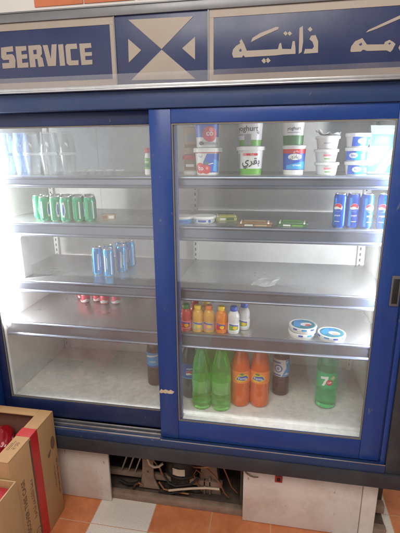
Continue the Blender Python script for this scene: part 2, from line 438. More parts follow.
# body shell
b = MB()
b.box(XL, XL+0.03, 0.062, 0.76, 0.345, 2.36, 0.003)
b.box(XR-0.03, XR, 0.062, 0.76, 0.345, 2.36, 0.003)
b.box(XL+0.031, XR-0.031, 0.73, 0.76, 0.345, 2.36, 0.003)
b.box(XL+0.031, XR-0.031, 0.062, 0.729, 2.33, 2.36, 0.003)
b.box(XL+0.031, XR-0.031, 0.105, 0.729, 0.50, 0.53, 0.003)
b.build('cabinet_shell', 'grey_beam', C)
# inner liner: back, two sides, ceiling
b = MB()
b.box(-0.95, 0.945, 0.66, 0.70, 0.535, 2.03)
b.box(-0.955, -0.93, 0.068, 0.659, 0.535, 2.03)
b.box(0.925, 0.95, 0.068, 0.659, 0.535, 2.03)
b.box(-0.929, 0.924, 0.068, 0.659, 2.005, 2.03)
for x in (-0.605, 0.385):                       # standing seams between liner sheets
    b.box(x-0.0015, x+0.0015, 0.6575, 0.661, 0.60, 2.0)
b.build('inner_liner', 'liner', C)
b = MB(); b.box(-0.929, 0.924, 0.070, 0.659, 0.536, 0.597, 0.002)
b.box(0.015, 0.924, 0.0275, 0.0698, 0.536, 0.5968, 0.001)
b.build('bottom_deck', 'deck', C)
# front corner posts, header rail, sill, base beam
b = MB(); b.box(XL, -0.957, -0.006, 0.061, 0.453, 2.09, 0.003); b.build('corner_post', 'blue', C)
b = MB(); b.box(0.9312, 0.9535, -0.006, 0.061, 0.453, 2.09, 0.004); b.build('corner_post', 'blue', C)
b = MB(); b.box(-0.956, 0.9308, -0.010, 0.061, 2.022, 2.090, 0.004); b.build('header_rail', 'blue_dim', C)
b = MB(); b.box(0.954, XR, -0.016, 0.061, 0.453, 2.09, 0.003)
b.build('side_trim', 'grey_beam', C)
b = MB(); b.box(-0.956, 0.9535, -0.020, 0.064, 0.452, 0.492, 0.004)
b.build('door_sill', 'blue_dim', C)
b = MB(); b.box(XL, XR, -0.026, 0.10, 0.375, 0.4515, 0.004)
b.build('base_beam', 'grey_beam', C)
for a in ((-0.955, -0.092, 0.004, 0.008, 0.4925, 0.512), (-0.955, -0.092, -0.014, -0.010, 0.4925, 0.500), (-0.955, -0.092, 0.022, 0.026, 0.4925, 0.520), (-0.089, 0.953, -0.018, -0.014, 0.4925, 0.4965)):
    b = MB(); b.box(*a, 0.0008); b.build('door_track', 'alu', C)

# doors
def door(x0, x1, z0, z1, gx0, gx1, gz0, gz1, y0, y1, front):
    f = MB()
    f.box(x0, gx0, y0, y1, z0, z1, 0.003)
    f.box(gx1, x1, y0, y1, z0, z1, 0.003)
    f.box(gx0+0.0005, gx1-0.0005, y0+0.001, y1-0.001, z0, gz0, 0.002)
    f.box(gx0+0.0005, gx1-0.0005, y0+0.001, y1-0.001, gz1, z1, 0.002)
    o = f.build('sliding_door', ['blue'], C)
    g = MB(); ym = (y0+y1)/2
    g.box(gx0-0.004, gx1+0.004, ym-0.0025, ym+0.0025, gz0-0.004, gz1+0.004)
    g.build('glass_pane', 'glass', o, smooth=0)
    k = MB(); w = 0.006
    k.box(gx0+0.0006, gx0+w, y0+0.004, ym-0.0027, gz0+0.0006, gz1-0.0006)
    k.box(gx1-w, gx1-0.0006, y0+0.004, ym-0.0027, gz0+0.0006, gz1-0.0006)
    k.box(gx0+w+0.0003, gx1-w-0.0003, y0+0.004, ym-0.0027, gz0+0.0006, gz0+w)
    k.box(gx0+w+0.0003, gx1-w-0.0003, y0+0.004, ym-0.0027, gz1-w, gz1-0.0006)
    k.build('gasket', 'gasket', o)
    return o
dl = door(-0.954, 0.013, 0.521, 2.020, -0.915, -0.085, 0.617, 1.967, 0.034, 0.058, False)
dl['label'] = 'rear sliding door with navy rails on the left'
dl.data.materials[0] = M['navy']
[c for c in dl.children if c.name.startswith('glass_pane')][0].data.materials[0] = M['hazy_glass']
st = MB(); st.box(-0.0835, 0.0122, 0.0330, 0.0338, 0.53, 2.01); st.build('edge_strip', 'blue', dl)
dr = door(-0.090, 0.926, 0.500, 2.020, 0.0, 0.842, 0.599, 1.966, 0.0, 0.026, True)
dr['label'] = 'front sliding door with bright blue frame on the right'
h = MB()
h.box(0.886, 0.922, -0.007, -0.0005, 1.250, 1.378, 0.003)
h.box(0.893, 0.915, -0.009, -0.0072, 1.262, 1.366, 0.0008, 1)
h.build('pull_handle', ['handle', 'black'], dr)
ln = MB(); ln.box(0.9268, 0.9305, 0.004, 0.024, 0.505, 2.015); ln.build('door_seam', 'navy', dr)
# torn strip of tape across the meeting stile
random.seed(3)
tp = [(-0.088, 0.748)]+[(-0.088+i*0.009, 0.752-abs(math.sin(i*1.7))*0.006) for i in range(1, 8)]+[(-0.016, 0.760)]+[(-0.088+i*0.009, 0.766+0.004*math.sin(i*2.3)) for i in range(7, 0, -1)]+[(-0.088, 0.757)]
t_ = MB(); t_.prism(tp, lambda u, v, d: (u, -0.0003-d, v), 0.001); t_.build('torn_tape', 'tape_beige', dr)

# sign header
sg = MB()
sg.box(XL, XR, -0.026, 0.06, 2.0935, 2.372, 0.002)
sign = sg.build('header_sign', 'signblue', C)
fr = MB()
fr.box(XL, XR, -0.034, -0.0262, 2.344, 2.374, 0.002)
fr.box(XL, XR, -0.036, 0.058, 2.3745, 2.380, 0.001)
fr.build('top_trim', 'grey_trim', sign)
fr = MB(); fr.box(XL, XR, -0.038, -0.0105, 2.0905, 2.0960, 0.0015)
fr.box(XL, XR, -0.033, -0.0262, 2.0965, 2.108, 0.001)
fr.build('bottom_trim', 'alu', sign)
def signmap(u, v, d): return (u, -0.0262-d, v)
def panel_border(x0, x1, w):
    p = MB()
    for q in (rect(x0, x1, 2.318, 2.3435), rect(x0, x1, 2.109, 2.130)): p.prism(q, signmap, 0.0012)
    if x0 > 0: p.prism(rect(x0, x0+w, 2.1304, 2.3176), signmap, 0.0012)
    else: p.prism(rect(x1-w, x1, 2.1304, 2.3176), signmap, 0.0012)
    if x0 > 0: p.prism(rect(x1-w, x1, 2.1304, 2.3176), signmap, 0.0012)
    else: p.prism(rect(x0, x0+w, 2.1304, 2.3176), signmap, 0.0012)
    return p.build('sign_border', 'cream', sign, smooth=0)
panel_border(-1.02, -0.204, 0.015)
panel_border(0.158, 1.02, 0.016)
for x in (-0.2035, 0.1525):
    dv = MB(); dv.box(x, x+0.005, -0.0300, -0.0262, 2.109, 2.3436); dv.build('panel_joint', 'grey_trim', sign)
LET={
'S' : [(-0.678, 2.261), (-0.626, 2.264), (-0.626, 2.245), (-0.657, 2.244), (-0.657, 2.235), (-0.633, 2.236), (-0.625, 2.229), (-0.621, 2.214), (-0.626, 2.186), (-0.682, 2.185), (-0.681, 2.205), (-0.65, 2.205), (-0.649, 2.216), (-0.674, 2.216), (-0.682, 2.225)] ,
'E' : [(-0.615, 2.262), (-0.568, 2.262), (-0.569, 2.246), (-0.591, 2.245), (-0.592, 2.232), (-0.568, 2.233), (-0.569, 2.217), (-0.592, 2.217), (-0.593, 2.202), (-0.567, 2.203), (-0.568, 2.185), (-0.616, 2.185)] ,
'R' : [(-0.56, 2.262), (-0.509, 2.263), (-0.503, 2.255), (-0.504, 2.231), (-0.512, 2.223), (-0.504, 2.215), (-0.5, 2.186), (-0.524, 2.185), (-0.527, 2.214), (-0.536, 2.214), (-0.536, 2.185), (-0.561, 2.185)] ,
'Rh' : [(-0.54, 2.246), (-0.526, 2.247), (-0.527, 2.231), (-0.54, 2.231)] ,
'V' : [(-0.498, 2.261), (-0.477, 2.261), (-0.469, 2.211), (-0.46, 2.262), (-0.439, 2.262), (-0.45, 2.186), (-0.484, 2.186)] ,
'I' : [(-0.433, 2.26), (-0.412, 2.261), (-0.411, 2.185), (-0.433, 2.185)] ,
'C' : [(-0.404, 2.254), (-0.397, 2.26), (-0.356, 2.26), (-0.355, 2.242), (-0.384, 2.242), (-0.384, 2.202), (-0.354, 2.202), (-0.355, 2.185), (-0.395, 2.185), (-0.404, 2.193)] ,
'E2' : [(-0.346, 2.259), (-0.298, 2.259), (-0.297, 2.243), (-0.325, 2.242), (-0.325, 2.228), (-0.297, 2.228), (-0.297, 2.215), (-0.325, 2.215), (-0.325, 2.201), (-0.297, 2.201), (-0.298, 2.185), (-0.343, 2.184)] ,
}
ARA={
'body' : [(0.242, 2.197), (0.245, 2.211), (0.257, 2.223), (0.271, 2.23), (0.268, 2.236), (0.275, 2.244), (0.285, 2.227), (0.295, 2.205), (0.405, 2.205), (0.409, 2.222), (0.415, 2.225), (0.42, 2.205), (0.451, 2.203), (0.455, 2.228), (0.462, 2.228), (0.466, 2.205), (0.467, 2.187), (0.426, 2.187), (0.396, 2.185), (0.289, 2.184), (0.283, 2.191), (0.278, 2.184), (0.247, 2.184)] ,
'hole' : [(0.267, 2.208), (0.272, 2.213), (0.277, 2.208), (0.275, 2.203), (0.269, 2.203)] ,
'slash' : [(0.309, 2.232), (0.314, 2.245), (0.34, 2.259), (0.396, 2.276), (0.405, 2.275), (0.403, 2.268), (0.347, 2.248), (0.323, 2.238)] ,
'alef' : [(0.476, 2.268), (0.487, 2.274), (0.491, 2.226), (0.488, 2.192), (0.478, 2.186), (0.477, 2.227)] ,
'dhal' : [(0.495, 2.186), (0.499, 2.201), (0.524, 2.2), (0.529, 2.208), (0.523, 2.222), (0.512, 2.231), (0.517, 2.242), (0.532, 2.243), (0.542, 2.223), (0.544, 2.187)] ,
'he2' : [(0.652, 2.188), (0.654, 2.202), (0.665, 2.217), (0.688, 2.226), (0.7, 2.211), (0.705, 2.205), (0.761, 2.203), (0.762, 2.21), (0.776, 2.216), (0.789, 2.209), (0.797, 2.202), (0.789, 2.184), (0.783, 2.178), (0.77, 2.184), (0.707, 2.185), (0.694, 2.19), (0.687, 2.184), (0.655, 2.184)] ,
'he2hole' : [(0.678, 2.207), (0.687, 2.212), (0.689, 2.205), (0.683, 2.202)] ,
'mimhole' : [(0.773, 2.205), (0.778, 2.208), (0.782, 2.205), (0.778, 2.201)] ,
'slash2' : [(0.698, 2.242), (0.704, 2.249), (0.801, 2.288), (0.808, 2.28), (0.729, 2.251)] ,
'dal' : [(0.808, 2.19), (0.811, 2.198), (0.831, 2.197), (0.832, 2.212), (0.821, 2.225), (0.826, 2.233), (0.844, 2.211), (0.848, 2.184), (0.813, 2.182)] ,
'd1' : [(0.348, 2.17), (0.357, 2.178), (0.367, 2.169), (0.358, 2.16)] ,
'd2' : [(0.362, 2.17), (0.371, 2.179), (0.381, 2.169), (0.372, 2.161)] ,
'd3' : [(0.421, 2.254), (0.429, 2.261), (0.438, 2.253), (0.43, 2.246)] ,
'd4' : [(0.435, 2.253), (0.443, 2.26), (0.452, 2.252), (0.444, 2.245)] ,
'd5' : [(0.504, 2.262), (0.512, 2.27), (0.521, 2.261), (0.513, 2.254)] ,
}
TRI={
'top' : [(-0.145, 2.329), (0.1, 2.326), (-0.021, 2.225)] ,
'bot' : [(-0.021, 2.223), (0.105, 2.119), (-0.145, 2.123)] ,
'left' : [(-0.149, 2.266), (-0.1, 2.225), (-0.151, 2.185)] ,
'right' : [(0.106, 2.26), (0.105, 2.184), (0.057, 2.224)] ,
}
def lettering(name, polys, depth=0.0012):
    p = MB()
    for q in polys: p.prism(q, signmap, depth)
    return p.build(name, 'cream', sign, smooth=0)
for k in ('S', 'E', 'R', 'V', 'I', 'C', 'E2'): lettering('sign_letter', [LET[k]])
for k in ('body', 'slash', 'alef', 'dhal', 'he2', 'slash2', 'dal', 'd1', 'd2', 'd3', 'd4', 'd5'): lettering('arabic_letter', [ARA[k]])
for q in (LET['Rh'], ARA['hole'], ARA['he2hole'], ARA['mimhole']):
    p = MB(); p.prism(q, lambda u, v, d: signmap(u, v, 0.0013+d), 0.0004); p.build('letter_counter', 'signblue', sign, smooth=0)
for k in ('top', 'bot', 'left', 'right'): lettering('sign_triangle', [TRI[k]])
cs = MB(); cs.box(XL+0.002, XR-0.002, -0.0420, -0.0400, 2.097, 2.145)
cs.build('clear_strip', 'strip', sign, smooth=0)

# shelves
LEV = {1: (1.757, 1.704, 0.100), 2: (1.541, 1.474, 0.100), 3: (1.250, 1.188, 0.100), 4: (1.021, 0.946, 0.100)}
for k, (zt, zb, y) in LEV.items():
    h_ = zt-zb
    # folded price rail: rounded top bead, shallow channel, rolled lower bead
    pr_ = [(0.004, 0.0005), (-0.004, 0.0005), (-0.0085, -0.003), (-0.010, -0.008), (-0.008, -0.013), (-0.003, -0.016), (-0.003, -h_+0.016), (-0.008, -h_+0.013),
           (-0.0115, -h_+0.008), (-0.010, -h_+0.003), (-0.005, -h_), (0.0, -h_+0.001), (0.0032, -h_+0.004), (0.0032, -0.012)]
    for x0, x1 in ((-0.926, -0.0305), (-0.0295, 0.921)):
        s = MB(); s.box(x0, x1, y+0.004, 0.628, zt-0.010, zt, 0.001)
        so = s.build('shelf', 'steel', C)
        lp = MB(); lp.prism(pr_, lambda u, v, d, x0=x0: (x0+d, y+u, zt+v), x1-x0)
        lp.build('shelf_lip', 'steel_lip', so, smooth=35)
        for x in (x0+0.010, x1-0.014):
            br = MB(); br.prism([(0.15, zt-0.0105), (0.63, zt-0.0105), (0.63, zt-0.055), (0.60, zt-0.06), (0.15, zt-0.025)], lambda u, v, d, x=x: (x+d, u, v), 0.004)
            br.build('shelf_bracket', 'white_plastic', so)
# slotted uprights
for x in (-0.912, -0.025, 0.895):
    u = MB(); u.box(x-0.014, x+0.014, 0.632, 0.6595, 0.5975, 2.0, 0.0015)
    for i in range(42):
        z = 0.63+i*0.032
        u.box(x-0.0035, x+0.0035, 0.6312, 0.6325, z, z+0.016, 0, 1)
    u.build('slotted_upright', ['white_plastic', 'void'], C)
# lamps behind the front corner posts
for x, zb in ((-0.904, 1.03), (0.902, 1.02)):
    t = MB(); t.lathe([(0.009, zb), (0.010, zb+0.002), (0.010, 1.938), (0.009, 1.94)], 16, 0, (x, 0.080, 0))
    t.lathe([(0.011, zb-0.03), (0.012, zb-0.028), (0.012, zb-0.001), (0.011, zb-0.0005)], 16, 1, (x, 0.080, 0))
    t.lathe([(0.011, 1.9405), (0.012, 1.942), (0.012, 1.968), (0.011, 1.97)], 16, 1, (x, 0.080, 0))
    t.build('lamp_tube', ['tube', 'white_plastic'], C)

# kick panels and the machine compartment
b = MB(); b.box(-1.02, -0.402, 0.046, 0.062, 0.004, 0.3735, 0.002)
k1 = b.build('kick_panel', 'kick', C); k1['label'] = 'pale kick panel behind the carton'
b = MB(); b.box(0.318, 0.888, 0.046, 0.062, 0.004, 0.3735, 0.002)
b.box(0.8905, 0.957, 0.040, 0.062, 0.004, 0.3735, 0.003)
b.box(0.8885, 0.8902, 0.050, 0.060, 0.004, 0.3730, 0, 1)
k2 = b.build('kick_panel', ['kick', 'rust'], C); k2['label'] = 'pale kick panel with a red switch on the right'
b = MB(); b.box(0.474, 0.510, 0.040, 0.0458, 0.275, 0.312, 0.002); b.box(0.484, 0.500, 0.036, 0.0398, 0.284, 0.303, 0.002, 1)
b.build('power_switch', ['redsw', 'black'], k2)
b = MB(); b.tube([(0.322, 0.044, 0.318), (0.335, 0.040, 0.305), (0.352, 0.038, 0.296), (0.372, 0.040, 0.289), (0.392, 0.0448, 0.288)], 0.003)
b.build('power_cord', 'rust', k2)
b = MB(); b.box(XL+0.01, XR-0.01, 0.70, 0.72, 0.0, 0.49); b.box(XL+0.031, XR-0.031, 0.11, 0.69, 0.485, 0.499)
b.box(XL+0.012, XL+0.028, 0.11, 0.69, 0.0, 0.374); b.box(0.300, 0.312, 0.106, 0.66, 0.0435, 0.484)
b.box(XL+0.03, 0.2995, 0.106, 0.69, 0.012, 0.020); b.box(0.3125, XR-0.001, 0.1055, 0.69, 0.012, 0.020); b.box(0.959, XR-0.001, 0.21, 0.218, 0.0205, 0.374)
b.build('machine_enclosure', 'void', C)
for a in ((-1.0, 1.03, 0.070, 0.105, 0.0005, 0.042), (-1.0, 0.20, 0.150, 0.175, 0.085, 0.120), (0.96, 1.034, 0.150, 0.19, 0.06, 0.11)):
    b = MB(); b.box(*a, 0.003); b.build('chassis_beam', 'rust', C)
for i in range(4):
    mt = Matrix.Translation((-0.345+i*0.040, 0.170, 0.205)) @ Matrix.Rotation(math.radians(20), 4, 'Y')
    b = MB(); b.box(-0.0035, 0.0035, -0.03, 0.10, -0.085, 0.085, 0.0008, 0, mat=mt); b.build('condenser_fin', 'fin', C)
b = MB()
b.prism([(-0.268, 0.044), (-0.150, 0.044), (-0.180, 0.12), (-0.180, 0.235), (-0.240, 0.235), (-0.246, 0.12)], lambda u, v, d: (u, 0.128+d, v), 0.008)
b.build('motor_bracket', 'rust', C)
b = MB(); b.box(-0.218, -0.206, 0.1262, 0.1275, 0.150, 0.162, 0.0, 0); b.build('bolt_hole', 'void', C)
CY = 0.235
b = MB()
b.lathe(smoothprof([(0.06, 0.05), (0.092, 0.06), (0.100, 0.09), (0.100, 0.16), (0.090, 0.205), (0.06, 0.232), (0.012, 0.24)], 4), 32, 0, (-0.035, CY, 0))
b.lathe([(0.107, 0.125), (0.109, 0.128), (0.109, 0.138), (0.107, 0.141)], 32, 0, (-0.035, CY, 0))
b.box(-0.155, 0.085, CY-0.085, CY+0.10, 0.030, 0.049, 0.003)
cp = b.build('compressor', 'compressor', C)
decal('spec_sticker', [('sticker', rect(-0.040, 0.030, 0.146, 0.190))], lambda u, v, d: (-0.035+(0.1012+d)*math.sin(u/0.101), CY-(0.1012+d)*math.cos(u/0.101), v), cp)
pipes = [([(0.02, 0.17, 0.20), (0.05, 0.14, 0.215), (0.09, 0.125, 0.23), (0.13, 0.125, 0.24), (0.17, 0.14, 0.26)], 0.006),
    ([(0.03, 0.16, 0.08), (0.075, 0.135, 0.14), (0.085, 0.13, 0.19), (0.06, 0.135, 0.205), (0.045, 0.14, 0.16), (0.06, 0.14, 0.11), (0.09, 0.14, 0.06)], 0.005),
    ([(-0.15, 0.125, 0.10), (-0.12, 0.115, 0.065), (-0.06, 0.112, 0.06), (0.02, 0.115, 0.055)], 0.006),
    ([(-0.21, 0.125, 0.29), (-0.17, 0.12, 0.235), (-0.14, 0.118, 0.20), (-0.125, 0.12, 0.15)], 0.005)]
for q, rr in pipes:
    b = MB(); b.tube(q, rr); b.build('copper_pipe', 'copper', C)
for q, rr in (([(-0.085, 0.09, 0.085), (-0.03, 0.085, 0.105), (0.04, 0.083, 0.125), (0.12, 0.082, 0.142), (0.165, 0.084, 0.143), (0.19, 0.09, 0.138)], 0.006),
              ([(-0.205, 0.105, 0.27), (-0.190, 0.102, 0.230), (-0.165, 0.102, 0.215), (-0.14, 0.106, 0.220), (-0.12, 0.115, 0.235)], 0.007)):
    b = MB(); b.tube(q, rr); b.build('drain_hose', 'hose', C)
for q, rr in (([(-0.30, 0.12, 0.03), (-0.285, 0.115, 0.07), (-0.262, 0.11, 0.09), (-0.24, 0.112, 0.075)], 0.006), ([(0.12, 0.13, 0.22), (0.16, 0.12, 0.19), (0.19, 0.118, 0.15), (0.215, 0.12, 0.09), (0.24, 0.122, 0.06)], 0.005), ([(0.20, 0.14, 0.25), (0.225, 0.13, 0.2), (0.25, 0.13, 0.13), (0.285, 0.13, 0.09)], 0.004)):
    b = MB(); b.tube(q, rr); b.build('copper_pipe', 'copper', C)
b = MB()
b.prism([(0.055, 0.022), (0.190, 0.022), (0.160, 0.235), (0.088, 0.235)], lambda u, v, d: (u, 0.170+d, v), 0.05)
b.box(0.096, 0.106, 0.150, 0.1695, 0.03, 0.12, 0.002); b.box(0.126, 0.136, 0.150, 0.1695, 0.03, 0.14, 0.002)
b.build('control_box', 'rust', C)
for q, rr in (([(-0.15, 0.11, 0.045), (-0.10, 0.10, 0.05), (-0.02, 0.10, 0.075), (0.02, 0.11, 0.09)], 0.004), ([(-0.38, 0.13, 0.07), (-0.33, 0.12, 0.06), (-0.28, 0.12, 0.075), (-0.255, 0.115, 0.10)], 0.008), ([(-0.13, 0.13, 0.16), (-0.09, 0.115, 0.11), (-0.05, 0.11, 0.10), (0.03, 0.115, 0.12), (0.08, 0.12, 0.17)], 0.006)):
    b = MB(); b.tube(q, rr); b.build('power_cable', 'black', C)

# ================================================================== PRODUCTS
S1, S2, S3, S4, S5 = 1.7573, 1.5413, 1.2503, 1.0213, 0.5973
# --- cans
CAN_PROFILE = [(0.0185, 0.0), (0.0205, 0.001), (0.0225, 0.004), (0.0262, 0.010), (0.0266, 0.014), (0.0266, 0.126), (0.0262, 0.130), (0.0245, 0.136), (0.0232, 0.141)]
def make_can(name, label, cat, mat, art, group, dz=0.0):
    # dz shortens the straight wall
    CANP = [(r, z if z < 0.05 else z-dz) for r, z in CAN_PROFILE]
    t = empty(name, (0, 0, 0), label, cat, group)
    b = MB(); b.lathe(CANP, 36); b.build('can_body', mat, t, smooth=50)
    b = MB(); b.lathe([(r_, z_-dz) for r_, z_ in ((0.0232, 0.1412), (0.0238, 0.1425), (0.0238, 0.1445), (0.0228, 0.1452), (0.0218, 0.1445), (0.0212, 0.1415))], 36)
    b.lathe([(0.0005, 0.1422), (0.009, 0.1426), (0.0092, 0.1436), (0.0005, 0.1438)], 16, 0, (0, -0.004, -dz))
    b.build('can_lid', 'can_al', t, smooth=40)
    b = MB(); b.lathe([(0.0180, -0.0), (0.0206, 0.0006), (0.0228, 0.0038)], 36); b.build('can_base', 'can_al', t, smooth=50)
    decal('can_print', art, wrapf(lambda v: 0.0267), t)
    return t
def globe(cu, cv, r):
    # round tri-colour emblem: white disc, red upper wave, blue lower wave
    top = circ(cu, cv, r*0.96, None, 18, 0.15*PI, 0.98*PI)
    wave = [(cu-r*0.9+1.8*r*i/9, cv+r*(0.05+0.22*math.sin(i/9*PI*1.6-0.3))) for i in range(1, 9)]
    low = circ(cu, cv, r*0.96, None, 14, 1.12*PI, 1.86*PI)
    wave2 = [(cu+r*0.8-1.55*r*i/8, cv-r*(0.42-0.12*math.sin(i/8*PI*1.3))) for i in range(1, 8)]
    return [('white', circ(cu, cv, r)), ('red', top+wave), ('pblue', low+wave2)]
pepsi_art = [('can_lblue', rect(-0.022, -0.012, 0.012, 0.128))]+globe(0, 0.088, 0.0175)+[('white', ('pepsi', 0.0075, 0, 0.053, 0.01)), ('white', rect(-0.010, 0.010, 0.030, 0.032))]
pc = make_can('soda_can', '', 'can', 'can_blue', pepsi_art, 'blue cola cans on the right')
used = []
for (x, y, rz, lab) in ((0.688, 0.135, -0.45, 'leftmost of the four blue cola cans, its emblem turned partly away'),
                        (0.741, 0.138, 0.05, 'second blue cola can from the left, touching its neighbour, big round emblem half in view'),
                        (0.793, 0.128, 0.30, 'third blue cola can from the left, its full round emblem facing out'),
                        (0.862, 0.130, -0.50, 'rightmost blue cola can standing apart by the right door frame')):
    place(pc, used, (x, y, S2), rz, lab)
green_art = [('white', [(-0.006, 0.024), (0.004, 0.022), (0.011, 0.055), (0.006, 0.094), (-0.004, 0.092), (-0.009, 0.055)]), ('pblue', [(-0.003, 0.034), (0.003, 0.033), (0.006, 0.055), (0.003, 0.084), (-0.002, 0.082), (-0.005, 0.055)]),
             ('lime_print', rect(0.020, 0.030, 0.016, 0.098)), ('white', rect(-0.034, -0.029, 0.016, 0.096)), ('white', rect(0.050, 0.056, 0.016, 0.096))]
gc = make_can('soda_can', '', 'can', 'can_green', green_art, 'green soda cans on the second left shelf', 0.027)
used = []
front = [(-0.690, 0.152, 1.2, 'green soda can at the left front corner of the green can cluster'),
         (-0.634, 0.150, 0.9, 'green soda can in front, between the left corner can and the logo-forward can'),
         (-0.575, 0.140, 0.0, 'front green soda can with its white and blue logo facing the door'),
         (-0.520, 0.152, -1.3, 'front row green soda can just right of the logo-forward one'),
         (-0.466, 0.160, -0.9, 'green soda can at the right front corner of the green can cluster')]
back = [(-0.760, 0.215), (-0.705, 0.210), (-0.650, 0.206), (-0.595, 0.198), (-0.540, 0.210), (-0.486, 0.218), (-0.737, 0.270), (-0.680, 0.266), (-0.625, 0.262), (-0.568, 0.256), (-0.512, 0.268)]
for x, y, rz, lab in front: place(gc, used, (x+0.018, y, S2), rz, lab)
for i, (x, y) in enumerate(back):
    place(gc, used, (x+0.018, y, S2), 1.3*i+0.7, 'green soda can in the rows behind the front green cans')
lb_art = [('white', [(-0.004, 0.030), (0.003, 0.028), (0.005, 0.112), (-0.002, 0.114)]), ('white', [(0.010, 0.044), (0.013, 0.044), (0.014, 0.100), (0.011, 0.100)]), ('can_blue', rect(-0.019, -0.010, 0.014, 0.126)), ('white', rect(0.030, 0.035, 0.014, 0.126)),
          ('white', rect(-0.042, -0.037, 0.014, 0.126)), ('can_blue', rect(0.050, 0.062, 0.014, 0.126)), ('white', rect(0.066, 0.070, 0.03, 0.11))]
bc = make_can('soda_can', '', 'can', 'can_lblue', lb_art, 'light blue soda cans on the third left shelf')
used = []
for x, y, rz, lab in ((-0.468, 0.250, 0.5, 'front left light blue soda can on the third left shelf'),
                      (-0.398, 0.226, -0.4, 'front right light blue soda can on the third left shelf, nearest to the door'),
                      (-0.428, 0.300, 1.5, 'light blue soda can tucked right behind the two front blue cans'),
                      (-0.360, 0.310, 0.2, 'light blue soda can behind and right of the nearest blue can'),
                      (-0.395, 0.385, 2.0, 'light blue soda can mostly hidden in the middle of its cluster'),
                      (-0.352, 0.420, -0.2, 'rearmost right light blue soda can of its cluster')):
    place(bc, used, (x, y, S3), rz, lab)
red_art = [('white', [(-0.03, 0.010), (0.03, 0.010), (0.034, 0.022), (0.01, 0.030), (-0.015, 0.018), (-0.034, 0.026)]), ('white', [(-0.018, 0.05), (0.018, 0.056), (0.018, 0.07), (-0.018, 0.064)])]
rc = make_can('soda_can', '', 'can', 'can_red', red_art, 'red soda cans at the back of the fourth left shelf')
used = []
for x, y, rz, lab in ((-0.640, 0.418, 0.3, 'left red soda can standing alone at the back of the fourth left shelf'),
                      (-0.700, 0.485, 1.0, 'rear red soda can behind the left red one'),
                      (-0.582, 0.450, 0.6, 'red soda can set a little back between the left and middle ones'),
                      (-0.522, 0.420, -0.2, 'middle red soda can, touching the right one'),
                      (-0.456, 0.428, 0.2, 'right-hand end red soda can at the back of the fourth shelf')):
    place(rc, used, (x, y, S4), rz, lab)

# --- big bottles
def make_bottle(name, label, cat, group, body, mat, cap, capmat, band=None, bandmat=None, art=None, capr=0.0155):
    t = empty(name, (0, 0, 0), label, cat, group)
    sp = smoothprof(body, 5)
    b = MB(); b.lathe(sp, 40); b.build('bottle_body', mat, t, smooth=60)
    z = body[-1][1]
    c_ = MB(); c_.lathe([(capr-0.0008, z-0.020), (capr, z-0.019), (capr, z-0.001), (capr-0.0015, z+0.001), (0.002, z+0.0015)], 32)
    c_.build('bottle_cap', capmat, t, smooth=40)
    rf = profr(sp)
    if band:
        l = MB(); n = 8
        pts = [(rf(band[0]+(band[1]-band[0])*i/n)+0.0006, band[0]+(band[1]-band[0])*i/n) for i in range(n+1)]
        l.lathe(pts, 40, cap=False); lo = l.build('bottle_label', bandmat, t, smooth=60)
        if art: decal('label_print', art, wrapf(lambda v: rf(v)+0.0008), lo)
    elif art: decal('label_print', art, wrapf(lambda v: rf(v)+0.0004), t)
    return t
COLA = [(0.030, 0.0), (0.041, 0.006), (0.0445, 0.02), (0.0445, 0.085), (0.0425, 0.105), (0.0425, 0.118), (0.0440, 0.130), (0.0440, 0.195), (0.0430, 0.210), (0.0380, 0.245), (0.0250, 0.285), (0.0155, 0.305), (0.0140, 0.315), (0.0140, 0.330)]
cola_art = globe(0.0, 0.150, 0.019)+[('white', ('pepsi', 0.010, 0.0, 0.175, 0.01)), ('pcyan', rect(-0.05, 0.05, 0.1225, 0.128))]
t = make_bottle('soda_bottle', 'dark cola bottle with a pale blue label, alone behind the left glass', 'bottle', 'cola bottles on the cooler floor', COLA, 'cola', None, 'capblue', (0.118, 0.205), 'pcyan', None)
t.location = (-0.205, 0.320, S5)
decal('label_print', [('white', [(-0.045, 0.175), (0.045, 0.190), (0.045, 0.198), (-0.045, 0.185)]), ('white', ('pepsi', 0.012, 0.0, 0.150, 0.01)), ('pblue', rect(-0.045, 0.045, 0.121, 0.130))], wrapf(lambda v: 0.0453), t.children[2])
t = make_bottle('soda_bottle', 'dark cola bottle with a round tri-colour emblem beside the centre stile', 'bottle', 'cola bottles on the cooler floor', COLA, 'cola', None, 'capblue', (0.118, 0.205), 'can_blue', cola_art)
t.location = (0.012, 0.235, S5); t.rotation_euler.z = 0.15
t = make_bottle('soda_bottle', 'dark cola bottle with a blue and white label, right of the orange bottles', 'bottle', 'cola bottles on the cooler floor', COLA, 'cola', None, 'capblue', (0.118, 0.215), 'white',
                [('pcyan', [(0.006, 0.120), (0.07, 0.120), (0.07, 0.214), (0.026, 0.214), (0.032, 0.17)]), ('pblue', circ(-0.012, 0.165, 0.022)), ('white', circ(-0.012, 0.165, 0.016)), ('pblue', ('8', 0.016, -0.012, 0.157, 0.03)), ('pblue', rect(-0.045, 0.0, 0.196, 0.204)), ('pblue', rect(-0.045, 0.002, 0.125, 0.133))])
t.location = (0.489, 0.335, S5); t.rotation_euler.z = -0.1
CONT = [(0.028, 0.0), (0.041, 0.005), (0.0465, 0.02), (0.0470, 0.06), (0.0455, 0.085), (0.0450, 0.10), (0.0460, 0.125), (0.0470, 0.16), (0.0466, 0.180), (0.0450, 0.210), (0.0395, 0.252), (0.0295, 0.295), (0.0205, 0.330), (0.0160, 0.366), (0.0142, 0.382), (0.0142, 0.403)]
t = make_bottle('soda_bottle', '', 'bottle', 'pale green soda bottles', CONT, 'lime', None, 'capgreen', (0.098, 0.165), 'llabel',
                None)
used = []
